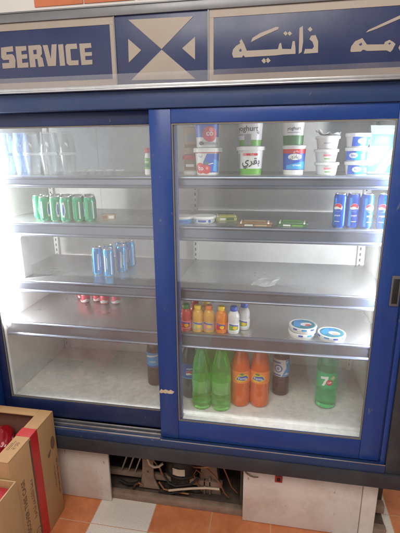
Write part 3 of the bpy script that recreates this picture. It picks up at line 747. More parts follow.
for x, y, rz, lab in ((0.090, 0.150, 0.4, 'left one of the two front pale green soda bottles'), (0.190, 0.150, -0.3, 'right one of the two front pale green soda bottles, next to the orange ones'),
                      (0.116, 0.262, 1.2, 'pale green soda bottle standing behind the left front green one'), (0.212, 0.262, 2.0, 'pale green soda bottle standing behind the right front green one')):
    place(t, used, (x, y, S5), rz, lab).scale = (1.05, 1.05, 1.0)
t = make_bottle('soda_bottle', '', 'bottle', 'orange soda bottles', CONT, 'orange_drink', None, 'capgreen', (0.140, 0.205), 'olabel',
                [('yellow', [(-0.036, 0.162), (-0.022, 0.188), (0.0, 0.196), (0.028, 0.186), (0.036, 0.165), (0.012, 0.150), (-0.02, 0.148)]), ('capgreen', [(-0.016, 0.190), (-0.004, 0.200), (0.010, 0.192), (0.0, 0.186)]), ('pblue', [(-0.029, 0.162), (-0.02, 0.180), (0.020, 0.184), (0.030, 0.168), (0.010, 0.158)]),
                 ('white', ('Fanta', 0.0135, 0, 0.164, 0.012))])
used = []
for x, y, rz, lab in ((0.283, 0.205, 0.25, 'left orange soda bottle standing against the green ones'), (0.380, 0.215, -0.15, 'right orange soda bottle beside the blue and white labelled cola')):
    place(t, used, (x, y, S5), rz, lab).scale = (1.05, 1.05, 1.0)
BIG = [(0.034, 0.0), (0.048, 0.006), (0.0535, 0.025), (0.0535, 0.10), (0.0515, 0.115), (0.0525, 0.128), (0.0525, 0.20), (0.0535, 0.215), (0.0520, 0.25), (0.0440, 0.285), (0.0290, 0.320), (0.0165, 0.342), (0.0145, 0.350), (0.0145, 0.366)]
t = make_bottle('soda_bottle', 'large green soda bottle with a white 7 and red dot, alone', 'bottle', None, BIG, 'lime_pet', None, 'capgreen', (0.122, 0.206), 'uplabel',
                [('white', [(-0.034, 0.182), (0.004, 0.190), (0.003, 0.178), (-0.014, 0.136), (-0.026, 0.134), (-0.010, 0.174), (-0.034, 0.170)]), ('red', circ(0.010, 0.156, 0.0155)), ('white', ('UP', 0.0105, 0.0105, 0.151, 0.03)), ('yelgreen', [(0.012, 0.178), (0.026, 0.196), (0.038, 0.182), (0.026, 0.170)]), ('lime', [(0.03, 0.15), (0.05, 0.16), (0.05, 0.17), (0.03, 0.165)])])
t.location = (0.716, 0.262, S5); t.rotation_euler.z = -0.1

# --- little juice bottles
JU = [(0.018, 0.0), (0.0235, 0.003), (0.0248, 0.012), (0.0245, 0.045), (0.0240, 0.060), (0.0248, 0.072), (0.0235, 0.088), (0.0180, 0.102), (0.0135, 0.108), (0.0130, 0.114), (0.0130, 0.128)]
def juice(x, y, rz, lab, drink, cap, c1, c2):
    t = make_bottle('juice_bottle', lab, 'bottle', 'small juice bottles in a row', JU, drink, None, cap, (0.016, 0.054), c1,
                    [(c2, [(-0.02, 0.020), (0.02, 0.024), (0.02, 0.044), (-0.02, 0.048)]), ('yellow', circ(0.006, 0.034, 0.009)), ('pblue', [(-0.018, 0.046), (0.02, 0.040), (0.02, 0.045), (-0.018, 0.052)])], capr=0.0150)
    t.location = (x, y, S4); t.rotation_euler.z = rz; t.scale = (1.14, 1.14, 1.04)
juice(0.018, 0.138, 0.0, 'small red juice bottle with a green cap at the left end', 'jred', 'capgreen', 'pink', 'red')
juice(0.052, 0.200, 0.2, 'small red juice bottle standing behind the first gap of the row', 'jred', 'red', 'pink', 'red')
juice(0.076, 0.136, 0.1, 'small golden juice bottle with a yellow cap, second from the left in front', 'jyel', 'yellow', 'tan', 'yelgreen')
juice(0.106, 0.196, 0.0, 'small golden juice bottle with a yellow cap standing in the second row', 'jyel', 'yellow', 'tan', 'yelgreen')
juice(0.130, 0.140, -0.1, 'small golden juice bottle with an orange-red cap in the middle of the row', 'jyel', 'orange', 'tan', 'pink')
juice(0.190, 0.138, 0.0, 'small deep orange juice bottle with a yellow cap', 'jorg', 'yellow', 'orange', 'red')
juice(0.248, 0.142, 0.1, 'small white juice bottle with a blue cap in the front row', 'jwht', 'capblue', 'white', 'pgreen')
juice(0.294, 0.196, -0.2, 'small white juice bottle with a blue cap at the back right of the row', 'jwht', 'capblue', 'white', 'pgreen')

# --- tubs and cups
def make_tub(name, lab, cat, group, r0, r1, h, mat, lidmat, art, lid_h=0.008, bands=(), lid_over=0.003):
    t = empty(name, (0, 0, 0), lab, cat, group)
    rf = lambda v: r0+(r1-r0)*v/h
    b = MB(); b.lathe([(r0-0.003, 0.0), (r0, 0.002), (rf(h*0.5), h*0.5), (r1, h-0.001), (r1-0.002, h)], 40); b.build('tub_body', mat, t, smooth=50)
    l = MB(); l.lathe([(r1+lid_over-0.001, h-lid_h), (r1+lid_over, h-lid_h+0.001), (r1+lid_over, h+0.001), (r1+lid_over-0.002, h+0.0028), (r1-0.004, h+0.003), (r1-0.006, h+0.0015), (0.002, h+0.0015)], 40)
    l.build('tub_lid', lidmat, t, smooth=40)
    for k, (v0, v1, m) in enumerate(bands):
        s = MB(); n = 4
        s.lathe([(rf(v0+(v1-v0)*i/n)+0.0004+0.0002*k, v0+(v1-v0)*i/n) for i in range(n+1)], 40, cap=False)
        s.build('printed_band', m, t, smooth=60)
    if art: decal('tub_print', art, wrapf(lambda v: rf(v)+0.0010), t)
    return t
AR_baqari = '\uFEF1\uFEAE\uFED8\uFE91'          # joined letter forms, drawn left to right
AR_laban = '\uFE94\uFEE8\uFE92\uFEDF'
AR_zabadi = '\uFEF1\uFEA9\uFE8E\uFE91\uFEAF'
fruit_art = [('pblue', [(-0.012, 0.012), (0.062, 0.012), (0.066, 0.092), (0.004, 0.092), (-0.014, 0.055)]), ('pcyan', [(0.030, 0.02), (0.056, 0.012), (0.060, 0.060), (0.036, 0.070)]), ('red', circ(-0.030, 0.030, 0.024)), ('red', circ(0.000, 0.026, 0.020)),
             ('pink', circ(-0.036, 0.036, 0.007)), ('pink', circ(0.004, 0.031, 0.006)), ('white', ('co', 0.018, -0.024, 0.022, 0.02)), ('white', circ(-0.026, 0.082, 0.020, 0.013)), ('pblue', (AR_laban, 0.011, -0.026, 0.078, 0.01)), ('dgreen', [(-0.01, 0.05), (0.0, 0.06), (0.012, 0.052), (0.002, 0.046)]), ('white', [(0.01, 0.045), (0.03, 0.05), (0.03, 0.054), (0.01, 0.049)])]
up_art = [('pblue', rect(-0.065, 0.065, 0.044, 0.098)), ('red', circ(0.016, 0.056, 0.032)), ('white', ('co', 0.022, 0.016, 0.050, 0.02)), ('pink', circ(0.022, 0.074, 0.009)), ('grey', rect(-0.03, 0.055, 0.012, 0.022)), ('dark', circ(-0.022, 0.018, 0.013, 0.008))]
t = make_tub('yogurt_tub', 'yogurt tub with blue side and red fruit print, bottom of the leftmost stack', 'tub', 'yogurt tubs on the top shelf', 0.049, 0.058, 0.114, 'pwhite', 'white', fruit_art, 0.016, [(0.094, 0.098, 'red')], 0.007)
t.location = (0.115, 0.215, S1); TA = t
t = make_tub('yogurt_tub', 'upper blue yogurt tub with one big red fruit, on top of the fruit print tub', 'tub', 'yogurt tubs on the top shelf', 0.049, 0.058, 0.114, 'pwhite', 'white', up_art, 0.016)
t.location = (0.115, 0.215, S1+0.1175)
b_art = [('pink', rect(-0.034, 0.034, 0.082, 0.093)), ('red', rect(-0.016, 0.032, 0.084, 0.091)), ('white', (AR_laban, 0.007, 0.008, 0.085, 0.01)), ('dark', (AR_baqari, 0.030, 0.004, 0.046, 0.012)), ('dark', ('fresh', 0.008, -0.020, 0.030, 0.01)), ('grey', rect(-0.064, -0.052, 0.03, 0.09))]
t = make_tub('yogurt_tub', 'white yogurt tub with dark Arabic lettering and green base, bottom of its stack', 'tub', 'yogurt tubs on the top shelf', 0.048, 0.057, 0.118, 'pwhite', 'white', b_art, 0.014, [(0.003, 0.028, 'pgreen')], 0.006)
t.location = (0.306, 0.215, S1)
b2_art = [('dark', ('yoghurt', 0.022, 0.0, 0.062, 0.008)), ('dark', ('natural', 0.009, -0.032, 0.044, 0.008)), ('grey', rect(-0.012, 0.018, 0.006, 0.05)), ('dark', ('e', 0.014, 0.050, 0.050, 0.01))]
t = make_tub('yogurt_tub', 'upper white yoghurt tub with a green base band, on top of the Arabic lettered tub', 'tub', 'yogurt tubs on the top shelf', 0.047, 0.056, 0.114, 'pwhite', 'white', b2_art, 0.014, [(0.003, 0.026, 'pgreen')], 0.006)
t.location = (0.303, 0.215, S1+0.1213); t.rotation_euler.z = -0.25
c_art = [('white', circ(0.002, 0.076, 0.030, 0.013)), ('dark', (AR_zabadi, 0.014, 0.002, 0.071, 0.012)), ('pcyan', [(-0.035, 0.026), (0.060, 0.026), (0.060, 0.060), (0.02, 0.054), (-0.035, 0.040)]), ('white', ('cream', 0.010, 0.012, 0.038, 0.01)), ('white', (AR_zabadi, 0.008, 0.006, 0.096, 0.01))]
t = make_tub('yogurt_tub', 'blue and white tub with a red top band and white base under a dark-based tub', 'tub', 'yogurt tubs on the top shelf', 0.0425, 0.0485, 0.120, 'pwhite', 'pwhite', c_art, 0.006, [(0.022, 0.100, 'pblue'), (0.090, 0.108, 'red')], 0.002)
t.location = (0.492, 0.215, S1)
c2_art = [('dark', ('yoghurt', 0.013, 0.0, 0.062, 0.010)), ('grey', rect(-0.03, 0.03, 0.05, 0.053))]
t = make_tub('yogurt_tub', 'white yoghurt tub with a dark green base, on top of the blue and red tub', 'tub', 'yogurt tubs on the top shelf', 0.041, 0.047, 0.110, 'pwhite', 'white', c2_art, 0.010, [(0.002, 0.040, 'dgreen')], 0.004)
t.location = (0.485, 0.215, S1+0.1232)
w_art = [('pgreen', rect(-0.012, 0.012, 0.012, 0.016)), ('pink', rect(-0.016, 0.016, 0.024, 0.032)), ('grey', rect(-0.014, 0.014, 0.036, 0.038))]
for k, lab in enumerate(('bottom plain white tub of the three-high white stack', 'middle plain white tub of the white stack', 'top white tub of the white stack with its foil lid crumpled open')):
    t = make_tub('cheese_tub', lab, 'tub', 'stacked white tubs', 0.040, 0.047, 0.050, 'pwhite', 'white', w_art if k < 2 else [('grey', rect(-0.02, 0.02, 0.022, 0.025))], 0.009, (), 0.004)
    t.location = (0.628+(0.003, -0.002, 0.0)[k], 0.215, S1+k*0.0535)
    if k == 2:
        b = MB(); bb = b.bm; rings = []
        for r in (0.004, 0.02, 0.038, 0.052):
            rings.append([bb.verts.new((r*math.cos(2*PI*i/28), r*math.sin(2*PI*i/28), 0.0560+0.22*max(0, r-0.02)*(0.9+0.8*math.sin(i*1.9))+0.002*math.sin(i*3.1)+(0.012 if 10 < i < 18 and r > 0.03 else 0))) for i in range(28)])
        for a, d in zip(rings, rings[1:]):
            for i in range(28): bb.faces.new((a[i], a[(i+1) % 28], d[(i+1) % 28], d[i]))
        b.build('foil_lid', 'white', t, smooth=60)
bl_art = [('pblue', rect(-0.052, 0.052, 0.004, 0.041)), ('pcyan', [(-0.02, 0.006), (0.02, 0.006), (0.034, 0.04), (0.0, 0.04)]), ('white', circ(-0.012, 0.024, 0.018, 0.011)), ('pblue', ('feta', 0.009, -0.012, 0.020, 0.012)), ('white', [(0.020, 0.01), (0.034, 0.012), (0.030, 0.03), (0.018, 0.028)])]
for k, lab in enumerate(('bottom blue and white tub of the three-high blue stack', 'middle blue and white tub of the blue stack', 'top blue tub of the blue stack with a pale pink lid')):
    t = make_tub('cheese_tub', lab, 'tub', 'stacked blue tubs', 0.042, 0.0475, 0.053, 'pwhite', 'pwhite', bl_art, 0.011, (), 0.003)
    t.location = (0.752+(0.002, 0.0, -0.003)[k], 0.215, S1+k*0.0565); t.rotation_euler.z = (0.1, -0.25, 0.5)[k]
# milk pouch, leaning
t = empty('milk_carton', (0.866, 0.320, S1), 'tall white and turquoise milk carton with blue label, beside the blue tubs', 'carton')
t.rotation_euler = (0, 0.02, 0.0)
b = MB(); b.box(-0.055, 0.055, -0.030, 0.030, 0.0, 0.175, 0.004)
b.prism([(-0.030, 0.1752), (0.030, 0.1752), (0.004, 0.205), (-0.004, 0.205)], lambda u, v, d: (-0.054+d, u, v), 0.108)
b.build('carton_body', 'milk_white', t)
decal('carton_print', [('lteal', [(-0.05, 0.01), (-0.02, 0.01), (0.05, 0.13), (0.05, 0.168), (-0.05, 0.168)]), ('milk_white', [(-0.05, 0.03), (-0.01, 0.05), (0.03, 0.118), (-0.05, 0.118)]), ('pblue', rect(-0.036, 0.040, 0.128, 0.160)), ('white', (AR_laban, 0.013, 0.002, 0.142, 0.012)), ('white', ('fresh milk', 0.006, 0.002, 0.132, 0.01)), ('teal', [(0.02, 0.006), (0.05, 0.006), (0.05, 0.06), (0.036, 0.04)])], lambda u, v, d: (u, -0.030-d, v), t, step=0)
# jars half hidden behind the left stile of the right door
t = make_tub('spread_jar', 'brown jar with a red lid half hidden behind the centre stile', 'jar', None, 0.036, 0.036, 0.085, 'tan', 'red', [('brown', rect(-0.03, 0.03, 0.020, 0.066)), ('white', rect(-0.02, 0.02, 0.034, 0.046))], 0.018, [(0.0, 0.014, 'white')])
t.location = (0.024, 0.285, S1)
t = make_tub('paper_cup', 'tan printed tub standing on the red-lidded jar behind the centre stile', 'tub', None, 0.030, 0.036, 0.120, 'tan', 'tan', [('brown', rect(-0.03, 0.03, 0.03, 0.045)), ('grey', rect(-0.02, 0.02, 0.06, 0.09))], 0.008)
t.location = (0.024, 0.285, S1+0.0885)
# small red-capped bottle behind left glass
t = make_bottle('sauce_bottle', 'small green and white bottle with a red cap, alone behind left glass', 'bottle', None,
                [(0.010, 0), (0.013, 0.003), (0.0135, 0.02), (0.0130, 0.07), (0.0120, 0.080), (0.0095, 0.092), (0.0085, 0.097), (0.0085, 0.118)], 'pwhite', None, 'red', (0.026, 0.076), 'pgreen', [('dgreen', rect(-0.012, 0.012, 0.034, 0.05)), ('white', rect(-0.008, 0.008, 0.056, 0.060))], capr=0.0115)
t.location = (-0.163, 0.20, S1)
# tumblers, mouth to mouth in pairs
def make_tumbler(mat, rim, label, group, nm='drinking_glass'):
    t = empty(nm, (0, 0, 0), label, 'glass', group)
    b = MB(); b.lathe([(0.0275, 0.0), (0.0290, 0.002), (0.0385, 0.094), (0.0370, 0.094), (0.0275, 0.008), (0.002, 0.007)], 32, cap=False)
    b.lathe([(0.0285, 0.0002), (0.002, 0.0001)], 32, cap=False)
    b.build('glass_body', mat, t, smooth=40)
    b = MB(); b.lathe([(0.0387, 0.091), (0.0395, 0.094), (0.0385, 0.0965), (0.0368, 0.0960), (0.0366, 0.091)], 32, cap=False); b.build('glass_rim', rim, t)
    return t
lo = make_tumbler('tumbler', 'tumbler_rim', '', 'clear tumblers stacked mouth to mouth'); used = []
for (x, y, la, lb_) in ((-0.722, 0.175, 'upright clear tumbler, nearest to the blue printed ones', 'upside down clear tumbler on top, nearest to the blue printed ones'),
                   (-0.650, 0.235, 'upright clear tumbler in the back row, next to the blue printed side', 'upside down clear tumbler on top in the back row, next to the blue side'),
                   (-0.628, 0.160, 'upright clear tumbler in the middle of the front row', 'upside down clear tumbler on top in the middle of the front row'),
                   (-0.580, 0.250, 'upright clear tumbler in the back row near the right end', 'upside down clear tumbler on top in the back row near the right end'),
                   (-0.540, 0.175, 'upright clear tumbler at the right end of the stacked pairs', 'upside down clear tumbler on top at the right end of the stacked pairs')):
    o = place(lo, used, (x, y, S1), 0, la)
    o = place(lo, used, (x, y, S1+0.0968*2+0.0002), 0, lb_); o.rotation_euler = (PI, 0, 0)
lo = make_tumbler('bluefilm', 'blueband', '', 'blue printed tumblers stacked mouth to mouth'); used = []
for (x, y, la, lb_) in ((-0.862, 0.185, 'lower blue printed tumbler at the far left end of the top shelf', 'upper blue printed tumbler, upside down at the far left end'),
                   (-0.786, 0.190, 'lower blue printed tumbler beside the clear ones', 'upper blue printed tumbler, upside down beside the clear ones')):
    o = place(lo, used, (x, y, S1), 0, la)
    o = place(lo, used, (x, y, S1+0.0968*2+0.0002), 0, lb_); o.rotation_euler = (PI, 0, 0)
# small jelly cups
t = make_tub('jelly_cup', '', 'cup', 'little jelly cups on the top left shelf', 0.013, 0.017, 0.022, 'tumbler', 'tumbler_rim', None, 0.003); used = []
for x, y, lab in ((-0.482, 0.20, 'little clear jelly cup nearest to the tumblers'), (-0.438, 0.205, 'second little clear jelly cup from the tumblers'), (-0.398, 0.20, 'third little jelly cup from the tumblers, in the middle of the row'),
                  (-0.352, 0.205, 'fourth little jelly cup from the tumblers'), (-0.298, 0.20, 'little jelly cup at the right end of its row')):
    place(t, used, (x, y, S1), 0, lab)
# small carton beside green cans
t = empty('snack_pack', (-0.385, 0.235, S2), 'tiny brown and white pack lying beside the green cans', 'pack'); t.rotation_euler.z = 0.3
b = MB(); b.box(-0.032, 0.032, -0.02, 0.02, 0, 0.026, 0.003); b.build('pack_body', 'tan', t)
decal('pack_print', [('brown', rect(-0.028, -0.004, 0.004, 0.022)), ('white', rect(0.002, 0.026, 0.006, 0.020))], lambda u, v, d: (u, -0.02-d, v), t, step=0)
# white carton at the left end of third shelf
t = empty('white_carton', (-0.855, 0.165, S3), 'tall plain white carton at the left end of the third shelf', 'carton')
b = MB(); b.box(-0.045, 0.045, -0.035, 0.035, 0, 0.20, 0.003); b.prism([(-0.035, 0.2002), (0.035, 0.2002), (0.004, 0.228), (-0.004, 0.228)], lambda u, v, d: (-0.044+d, u, v), 0.088); b.build('carton_body', 'white', t)
decal('carton_print', [('grey', rect(-0.03, 0.03, 0.03, 0.036)), ('lteal', rect(-0.03, 0.03, 0.012, 0.022))], lambda u, v, d: (u, -0.035-d, v), t, step=0)
# shallow tubs on the second right shelf
t = make_tub('cheese_tub', 'shallow white cheese tub with blue specks on the second right shelf', 'tub', None, 0.048, 0.054, 0.030, 'pwhite', 'white', [('pblue', rect(-0.02, 0.018, 0.008, 0.017)), ('pcyan', circ(-0.036, 0.012, 0.006)), ('pblue', circ(0.034, 0.012, 0.007))], 0.008)
t.location = (0.098, 0.200, S2)
t = make_tub('cheese_tub', 'shallow blue cheese tub half hidden behind the centre stile', 'tub', None, 0.046, 0.052, 0.030, 'pcyan', 'pwhite', [('pblue', rect(-0.04, 0.04, 0.006, 0.016))], 0.008)
t.location = (-0.002, 0.180, S2)
def flat_pack(x, y, z, w, d, h, rz, m1, m2, nm, lab, cat='pack'):
    t = empty(nm, (x, y, z), lab, cat); t.rotation_euler.z = rz
    b = MB()
    b.box(-w/2, w/2, -d/2, d/2, 0.0, h*0.62, 0.0025)                       # tray
    b.build('pack_tray', m1, t)
    g = MB(); bb = g.bm; nx, ny = 22, 12; q = {}
    for i in range(nx+1):                                                   # domed film over it
        for j in range(ny+1):
            u = i/nx*2-1; v = j/ny*2-1
            k = max(0.0, (1-abs(u)**6)*(1-abs(v)**6))
            q[i, j] = bb.verts.new((u*(w/2+0.004), v*(d/2+0.004), h*0.62+0.0004+h*0.38*k+0.0012*k*noise.noise((u*5+x*9, v*3, 3))))
    for i in range(nx):
        for j in range(ny):
            f = bb.faces.new((q[i, j], q[i+1, j], q[i+1, j+1], q[i, j+1]))
            f.material_index = 1 if 4 <= i <= 17 and 3 <= j <= 8 else (2 if i in (2, 19) else 0)
    o = g.build('pack_film', [m1, m2, 'white'], t, smooth=60)
    sm = o.modifiers.new('thickness', 'SOLIDIFY'); sm.thickness = 0.0004; sm.offset = 1
    decal('pack_print', [('white', rect(-w*0.30, -w*0.05, h*0.15, h*0.48)), (m2, rect(0.0, w*0.36, h*0.12, h*0.50))], lambda u, v, dd: (u, -d/2-0.0002-dd, v), t, step=0)
    return t
flat_pack(0.190, 0.285, S2, 0.10, 0.07, 0.030, 0.2, 'yelgreen', 'dgreen', 'cheese_pack', 'yellow-green packet behind the shallow white tub')
flat_pack(0.335, 0.150, S2, 0.145, 0.075, 0.020, 0.0, 'brown', 'tan', 'snack_pack', 'flat brown packet lying in the middle of the second right shelf')
flat_pack(0.498, 0.160, S2, 0.125, 0.075, 0.022, -0.1, 'dgreen', 'pgreen', 'snack_pack', 'flat green packet lying left of the blue cola cans')
# crumpled wrapper on third shelf
b = MB(); bb = b.bm; vs = {}
for i in range(9):
    for j in range(8):
        u, v = i/8-0.5, j/7-0.5
        vs[i, j] = bb.verts.new((u*0.11+v*0.03, v*0.13+0.01*math.sin(i), 0.002+0.010*abs(noise.noise((u*5, v*5, 1.7)))+0.006*max(0, u)))
for i in range(8):
    for j in range(7): bb.faces.new((vs[i, j], vs[i+1, j], vs[i+1, j+1], vs[i, j+1]))
o = b.build('plastic_wrapper', 'wrapper', smooth=0, loc=(0.392, 0.230, S3)); tag(o, 'crumpled clear wrapper lying on the bare third right shelf', 'wrapper')
sm = o.modifiers.new('thickness', 'SOLIDIFY'); sm.thickness = 0.0006
# round flat cheese boxes on the fourth right shelf
def round_box(x, y, z, lab, rz, tilt=0, accent='red'):
    t = empty('cheese_box', (x, y, z), lab, 'tub', 'round flat cheese tubs'); t.rotation_euler = (tilt, 0, rz)
    r, h = 0.062, 0.026
    b = MB(); b.lathe([(r-0.004, 0), (r-0.003, 0.001), (r-0.001, h-0.008)], 48); b.build('tub_body', 'pwhite', t, smooth=50)
    b = MB(); b.lathe([(r, h-0.012), (r+0.0015, h-0.011), (r+0.0015, h-0.001), (r, h+0.0005), (r-0.004, h+0.0008), (r-0.006, h-0.001), (0.002, h-0.001)], 48); b.build('tub_lid', 'white', t, smooth=40)
    decal('lid_print', [('lteal', circ(0, 0, 0.054)), ('pcyan', [(-0.05, -0.01), (-0.03, 0.04), (0.0, 0.053), (0.012, 0.03), (-0.01, -0.01), (-0.03, -0.035)]), ('white', circ(0.012, -0.006, 0.026, 0.020)), (accent, circ(0.018, -0.016, 0.015, 0.009)), ('pblue', ('feta', 0.011, -0.004, 0.022, 0.02))], lambda u, v, d: (u, v, h-0.001+d), t, step=0)
    decal('rim_print', [('pcyan', rect(-0.03, -0.006, 0.016, 0.024)), ('pblue', rect(0.012, 0.034, 0.016, 0.024)), ('pcyan', rect(0.05, 0.07, 0.016, 0.024)), ('pblue', rect(-0.07, -0.05, 0.016, 0.024))], wrapf(lambda v: r+0.0015), t)
    return t
round_box(0.568, 0.168, S4, 'lower round white cheese tub of the stacked pair', 0.8)
round_box(0.572, 0.170, S4+0.0275, 'upper round cheese tub of the stacked pair with blue and red lid print', 0.3)
round_box(0.702, 0.158, S4, 'single round cheese tub with a blue printed lid, right of the stacked pair', -0.2, 0, 'tan')

# ================================================================== CARTONS
t = empty('cardboard_carton', (-0.637, -0.04, 0), 'open brown carton with red tape down its side, standing against the cooler', 'carton', 'brown cartons at the left'); K = t
def P(x, y, z): return (x+0.637, y+0.04, z)
x0, x1, y0, y1, H = -1.137, -0.637, -0.400, -0.040, 0.612
b = MB()
def bx(b, a0, a1, b0, b1, c0, c1, bev=0.0012, mi=0): b.box(a0+0.637, a1+0.637, b0+0.04, b1+0.04, c0, c1, bev, mi)
bx(b, x1-0.006, x1, y0, y1, 0.001, H-0.0065)
bx(b, x0, x0+0.006, y0, y1, 0.001, H-0.0065)
bx(b, x0+0.0062, x1-0.0062, y0, y0+0.006, 0.001, H-0.0065)
bx(b, x0+0.0062, x1-0.0062, y1-0.006, y1, 0.001, H-0.0065)
bx(b, x0+0.0062, x1-0.0062, y0+0.0062, y1-0.0062, 0.001, 0.007)
b.build('carton_wall', 'card', K)
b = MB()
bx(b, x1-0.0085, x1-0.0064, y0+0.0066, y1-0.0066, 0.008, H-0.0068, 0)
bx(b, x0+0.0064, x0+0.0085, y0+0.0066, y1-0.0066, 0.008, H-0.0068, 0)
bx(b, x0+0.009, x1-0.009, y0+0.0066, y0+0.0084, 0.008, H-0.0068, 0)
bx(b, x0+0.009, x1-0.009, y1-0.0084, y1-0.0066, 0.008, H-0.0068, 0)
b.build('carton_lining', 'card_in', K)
# top: rim with a window cut through it
for (a0, a1, b0, b1) in ((x1-0.070, x1, y0, y1), (x0, x0+0.07, y0, y1), (x0+0.0705, x1-0.0705, y1-0.050, y1), (x0+0.0705, x1-0.0705, y0, y0+0.030)):
    b = MB(); bx(b, a0, a1, b0, b1, H-0.006, H, 0.0018); b.build('top_flap', 'card', K)
b = MB()
bx(b, x1-0.0715, x1-0.0007, -0.240, -0.184, H+0.0002, H+0.0010, 0)
bx(b, x1+0.0003, x1+0.0012, -0.240, -0.184, 0.01, H+0.0008, 0)
bx(b, x1-0.0725, x1-0.0716, -0.240, -0.184, H-0.05, H+0.0008, 0)
tp = b.build('red_tape', 'tape', K)
b = MB(); bx(b, x1+0.0003, x1+0.0010, -0.252, -0.2403, 0.01, H-0.012, 0); b.build('tape_edge', 'tape_edge', tp)
# writing printed on the right face: lines run upwards
def facemap(u, v, d): return (0.0004+d, v, u)     # u = height on the carton, v = depth (local y)
AR1 = ' '.join(('\uFE93\uFEAE\uFEEB\uFE8E\uFE92\uFEDF', '\uFEEC\uFED4\uFEB8\uFE8E\uFEDB\uFE97', '\uFE8E\uFEE8\uFECB\uFEA9'))
def inkline(s, h, uc, vc, bold=0.0): return ('ink', (s, h, uc, vc, bold))
def facemap_f(u, v, d): return (0.0004+d, -v, u)  # tops of the letters face the viewer's left
items = [inkline("LET'S DISCOVER THIS CASE", 0.0235, 0.250, 0.278, 0.022), inkline(AR1, 0.021, 0.300, 0.226, 0.012),
         inkline("LET'S DISCOVER THIS CASE", 0.0125, 0.238, 0.012, 0.025), inkline(AR1, 0.0135, 0.255, 0.040, 0.012),
         ('ink', circ(0.452, 0.034, 0.036, 0.019)), ('ink', circ(0.408, 0.076, 0.013, 0.010)), ('ink', [(0.405, 0.070), (0.424, 0.056), (0.432, 0.060), (0.414, 0.080)]),
         ('ink', circ(0.105, 0.226, 0.020)), ('card', circ(0.105, 0.226, 0.015)), inkline('S', 0.017, 0.105, 0.218, 0.02)]
for it in items[:4]: decal('printed_text', [it], facemap_f, K, step=0, lift=0.0002)
decal('printed_emblem', items[4:7], facemap_f, K, step=0, lift=0.0002)
decal('printed_seal', items[7:], facemap_f, K, step=0, lift=0.0002)
decal('flap_print', [('ink', ('K-20', 0.016, 0, 0, 0.01)), ('ink', rect(-0.03, 0.03, -0.012, -0.009)), ('ink', rect(-0.03, 0.016, -0.020, -0.017))], lambda u, v, d: (-0.036+v, -0.262+u, H+0.0004+d), K, step=0, lift=0.0002)

def crumple_bag(loc, rot, sx, sy, sz, seed, lab):
    b = bmesh.new(); bmesh.ops.create_icosphere(b, subdivisions=5, radius=1)
    for v in b.verts:
        c = v.co.copy()
        e = max(abs(c.x), abs(c.y))
        p = Vector((math.copysign(abs(c.x)**0.6, c.x), math.copysign(abs(c.y)**0.6, c.y), c.z*(1-0.55*e**3)))
        n = noise.ridged_multi_fractal(c*1.7+Vector((seed, 0, 0)), 1.0, 2.1, 4, 1.0, 2.0)
        p *= 1+0.10*(n-1.0)
        v.co = Vector((p.x*sx, p.y*sy, p.z*sz))
    m = MB(); m.bm.free(); m.bm = b
    for f in b.faces: f.material_index = 1 if noise.noise(f.calc_center_median()*28+Vector((seed, 0, 0))) > 0.42 else 0
    o = m.build('snack_bag', ['redfilm', 'pink'], None, smooth=50, loc=loc); o.rotation_euler = rot
    return tag(o, lab, 'bag', 'red bags in the open carton')
crumple_bag((-0.905, -0.140, 0.470), (0.5, -0.2, 0.4), 0.085, 0.075, 0.045, 1.0, 'upper shiny red plastic bag lying in the open carton')
crumple_bag((-0.965, -0.260, 0.440), (0.1, 0.2, -0.5), 0.13, 0.10, 0.06, 4.0, 'shiny red plastic bag deeper in the open carton at the front')
crumple_bag((-0.790, -0.270, 0.400), (-0.1, 0.15, 1.1), 0.11, 0.09, 0.06, 7.0, 'shiny red plastic bag lowest in the carton under the taped rim')

t = empty('cardboard_carton', (-0.604, -0.408, 0), 'lower brown carton filled with a red wrapped parcel, in front of the taped one', 'carton', 'brown cartons at the left'); K2 = t
b = MB(); H2 = 0.530
b.box(-0.006, 0, -0.50, 0, 0.001, H2, 0.0006); b.box(-0.50, -0.494, -0.50, 0, 0.001, H2, 0.0006)
b.box(-0.4938, -0.0062, -0.50, -0.494, 0.001, H2, 0.0006); b.box(-0.4938, -0.0062, -0.006, 0, 0.001, H2, 0.0006)
b.box(-0.4938, -0.0062, -0.4938, -0.0062, 0.001, 0.007)
b.build('carton_wall', 'card', K2)
b = MB(); b.box(-0.0055, -0.0005, -0.4995, -0.0005, H2+0.0002, H2+0.0022, 0.0008); b.box(-0.4995, -0.0058, -0.0055, -0.0005, H2+0.0002, H2+0.0022, 0.0008)
b.build('raw_edge', 'card_edge', K2)
o = MB()
bb = o.bm; g = {}
for i in range(25):
    for j in range(25):
        u, v = i/24, j/24
        e = min(u, 1-u, v, 1-v)
        g[i, j] = bb.verts.new((-0.486+u*0.472, -0.486+v*0.472, 0.500+0.016*min(1, e*9)+0.006*noise.noise((u*5, v*5, 2))))
low = {}
for i in range(25):
    for j in range(25):
        low[i, j] = None
for i in range(24):
    for j in range(24): bb.faces.new((g[i, j], g[i+1, j], g[i+1, j+1], g[i, j+1]))
edge = [(i, 0) for i in range(25)]+[(24, j) for j in range(1, 25)]+[(i, 24) for i in range(23, -1, -1)]+[(0, j) for j in range(23, 0, -1)]
lowv = [bb.verts.new((g[e].co.x, g[e].co.y, 0.0085)) for e in edge]
for k in range(len(edge)):
    n = (k+1) % len(edge); bb.faces.new((g[edge[n]], g[edge[k]], lowv[k], lowv[n]))
bb.faces.new(list(reversed(lowv)))
po = o.build('wrapped_parcel', 'redpack', None, smooth=60, loc=(-0.604, -0.408, 0)); tag(po, 'red wrapped parcel filling the lower carton at the left edge', 'parcel')

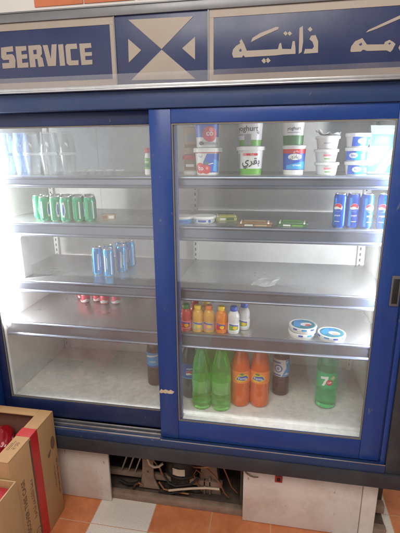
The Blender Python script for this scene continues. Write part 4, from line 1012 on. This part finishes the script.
# ================================================================== LIGHT, WORLD, CAMERA
def area(name, loc, target, sx, sy, power, col):
    l = bpy.data.lights.new(name, 'AREA'); l.shape = 'RECTANGLE'; l.size = sx; l.size_y = sy; l.energy = power; l.color = col
    o = bpy.data.objects.new(name, l); COL.objects.link(o); o.location = loc
    o.rotation_euler = (Vector(target)-Vector(loc)).to_track_quat('-Z', 'Y').to_euler()
    return o
area('overhead_fill_light', (0.2, -2.3, 3.6), (0, -0.3, 0.9), 2.4, 1.2, 72, (1.0, 0.94, 0.87))  # unseen area light, added overhead to give the soft room light
W = bpy.data.worlds.new('World'); S.world = W; W.use_nodes = True
# the shop around: dim, with a bright street door behind and to the left
nt, N, L = nodes(W); bg = N['Background']
tc = N.new('ShaderNodeTexCoord'); sx = N.new('ShaderNodeSeparateXYZ'); L.new(tc.outputs['Generated'], sx.inputs[0])
def ramp(sock, a, b_, lo, hi):
    m = N.new('ShaderNodeMapRange'); m.interpolation_type = 'SMOOTHSTEP'
    m.inputs[1].default_value = a; m.inputs[2].default_value = b_; m.inputs[3].default_value = lo; m.inputs[4].default_value = hi
    L.new(sock, m.inputs[0]); return m.outputs[0]
def mul(a, b_):
    m = N.new('ShaderNodeMath'); m.operation = 'MULTIPLY'; L.new(a, m.inputs[0]); L.new(b_, m.inputs[1]); return m.outputs[0]
gl = mul(mul(ramp(sx.outputs['X'], -0.16, -0.10, 1, 0), ramp(sx.outputs['Y'], -0.35, -0.15, 1, 0)), ramp(sx.outputs['Z'], 0.10, 0.50, 1, 0))
mm = N.new('ShaderNodeMath'); mm.operation = 'MULTIPLY_ADD'; L.new(gl, mm.inputs[0]); mm.inputs[1].default_value = 1.15; mm.inputs[2].default_value = 0.28
bg.inputs[0].default_value = (0.95, 0.91, 0.89, 1); L.new(mm.outputs[0], bg.inputs[1])

cam = bpy.data.cameras.new('camera'); co = bpy.data.objects.new('camera', cam); COL.objects.link(co)
yaw, pitch, roll = -0.1760, 0.2707, -0.0079
f = Vector((math.sin(yaw)*math.cos(pitch), math.cos(yaw)*math.cos(pitch), -math.sin(pitch)))
r0 = Vector((math.cos(yaw), -math.sin(yaw), 0)); u0 = r0.cross(f)
r = r0*math.cos(roll)+u0*math.sin(roll); u = -r0*math.sin(roll)+u0*math.cos(roll)
R = Matrix((r, u, -f)).transposed().to_4x4()
co.matrix_world = Matrix.Translation((0.4040, -1.6377, 1.845)) @ R
cam.sensor_width = 36; cam.lens = 402.54/533*36; cam.clip_start = 0.02; cam.clip_end = 100
S.camera = co
S.render.engine = 'CYCLES'
S.cycles.use_denoising = True
S.cycles.transparent_max_bounces = 32; S.cycles.max_bounces = 14; S.cycles.transmission_bounces = 14; S.cycles.glossy_bounces = 6
S.cycles.sample_clamp_indirect = 8; S.cycles.blur_glossy = 0.5
S.view_settings.view_transform = 'Standard'; S.view_settings.look = 'None'; S.view_settings.exposure = 0.2; S.view_settings.gamma = 1
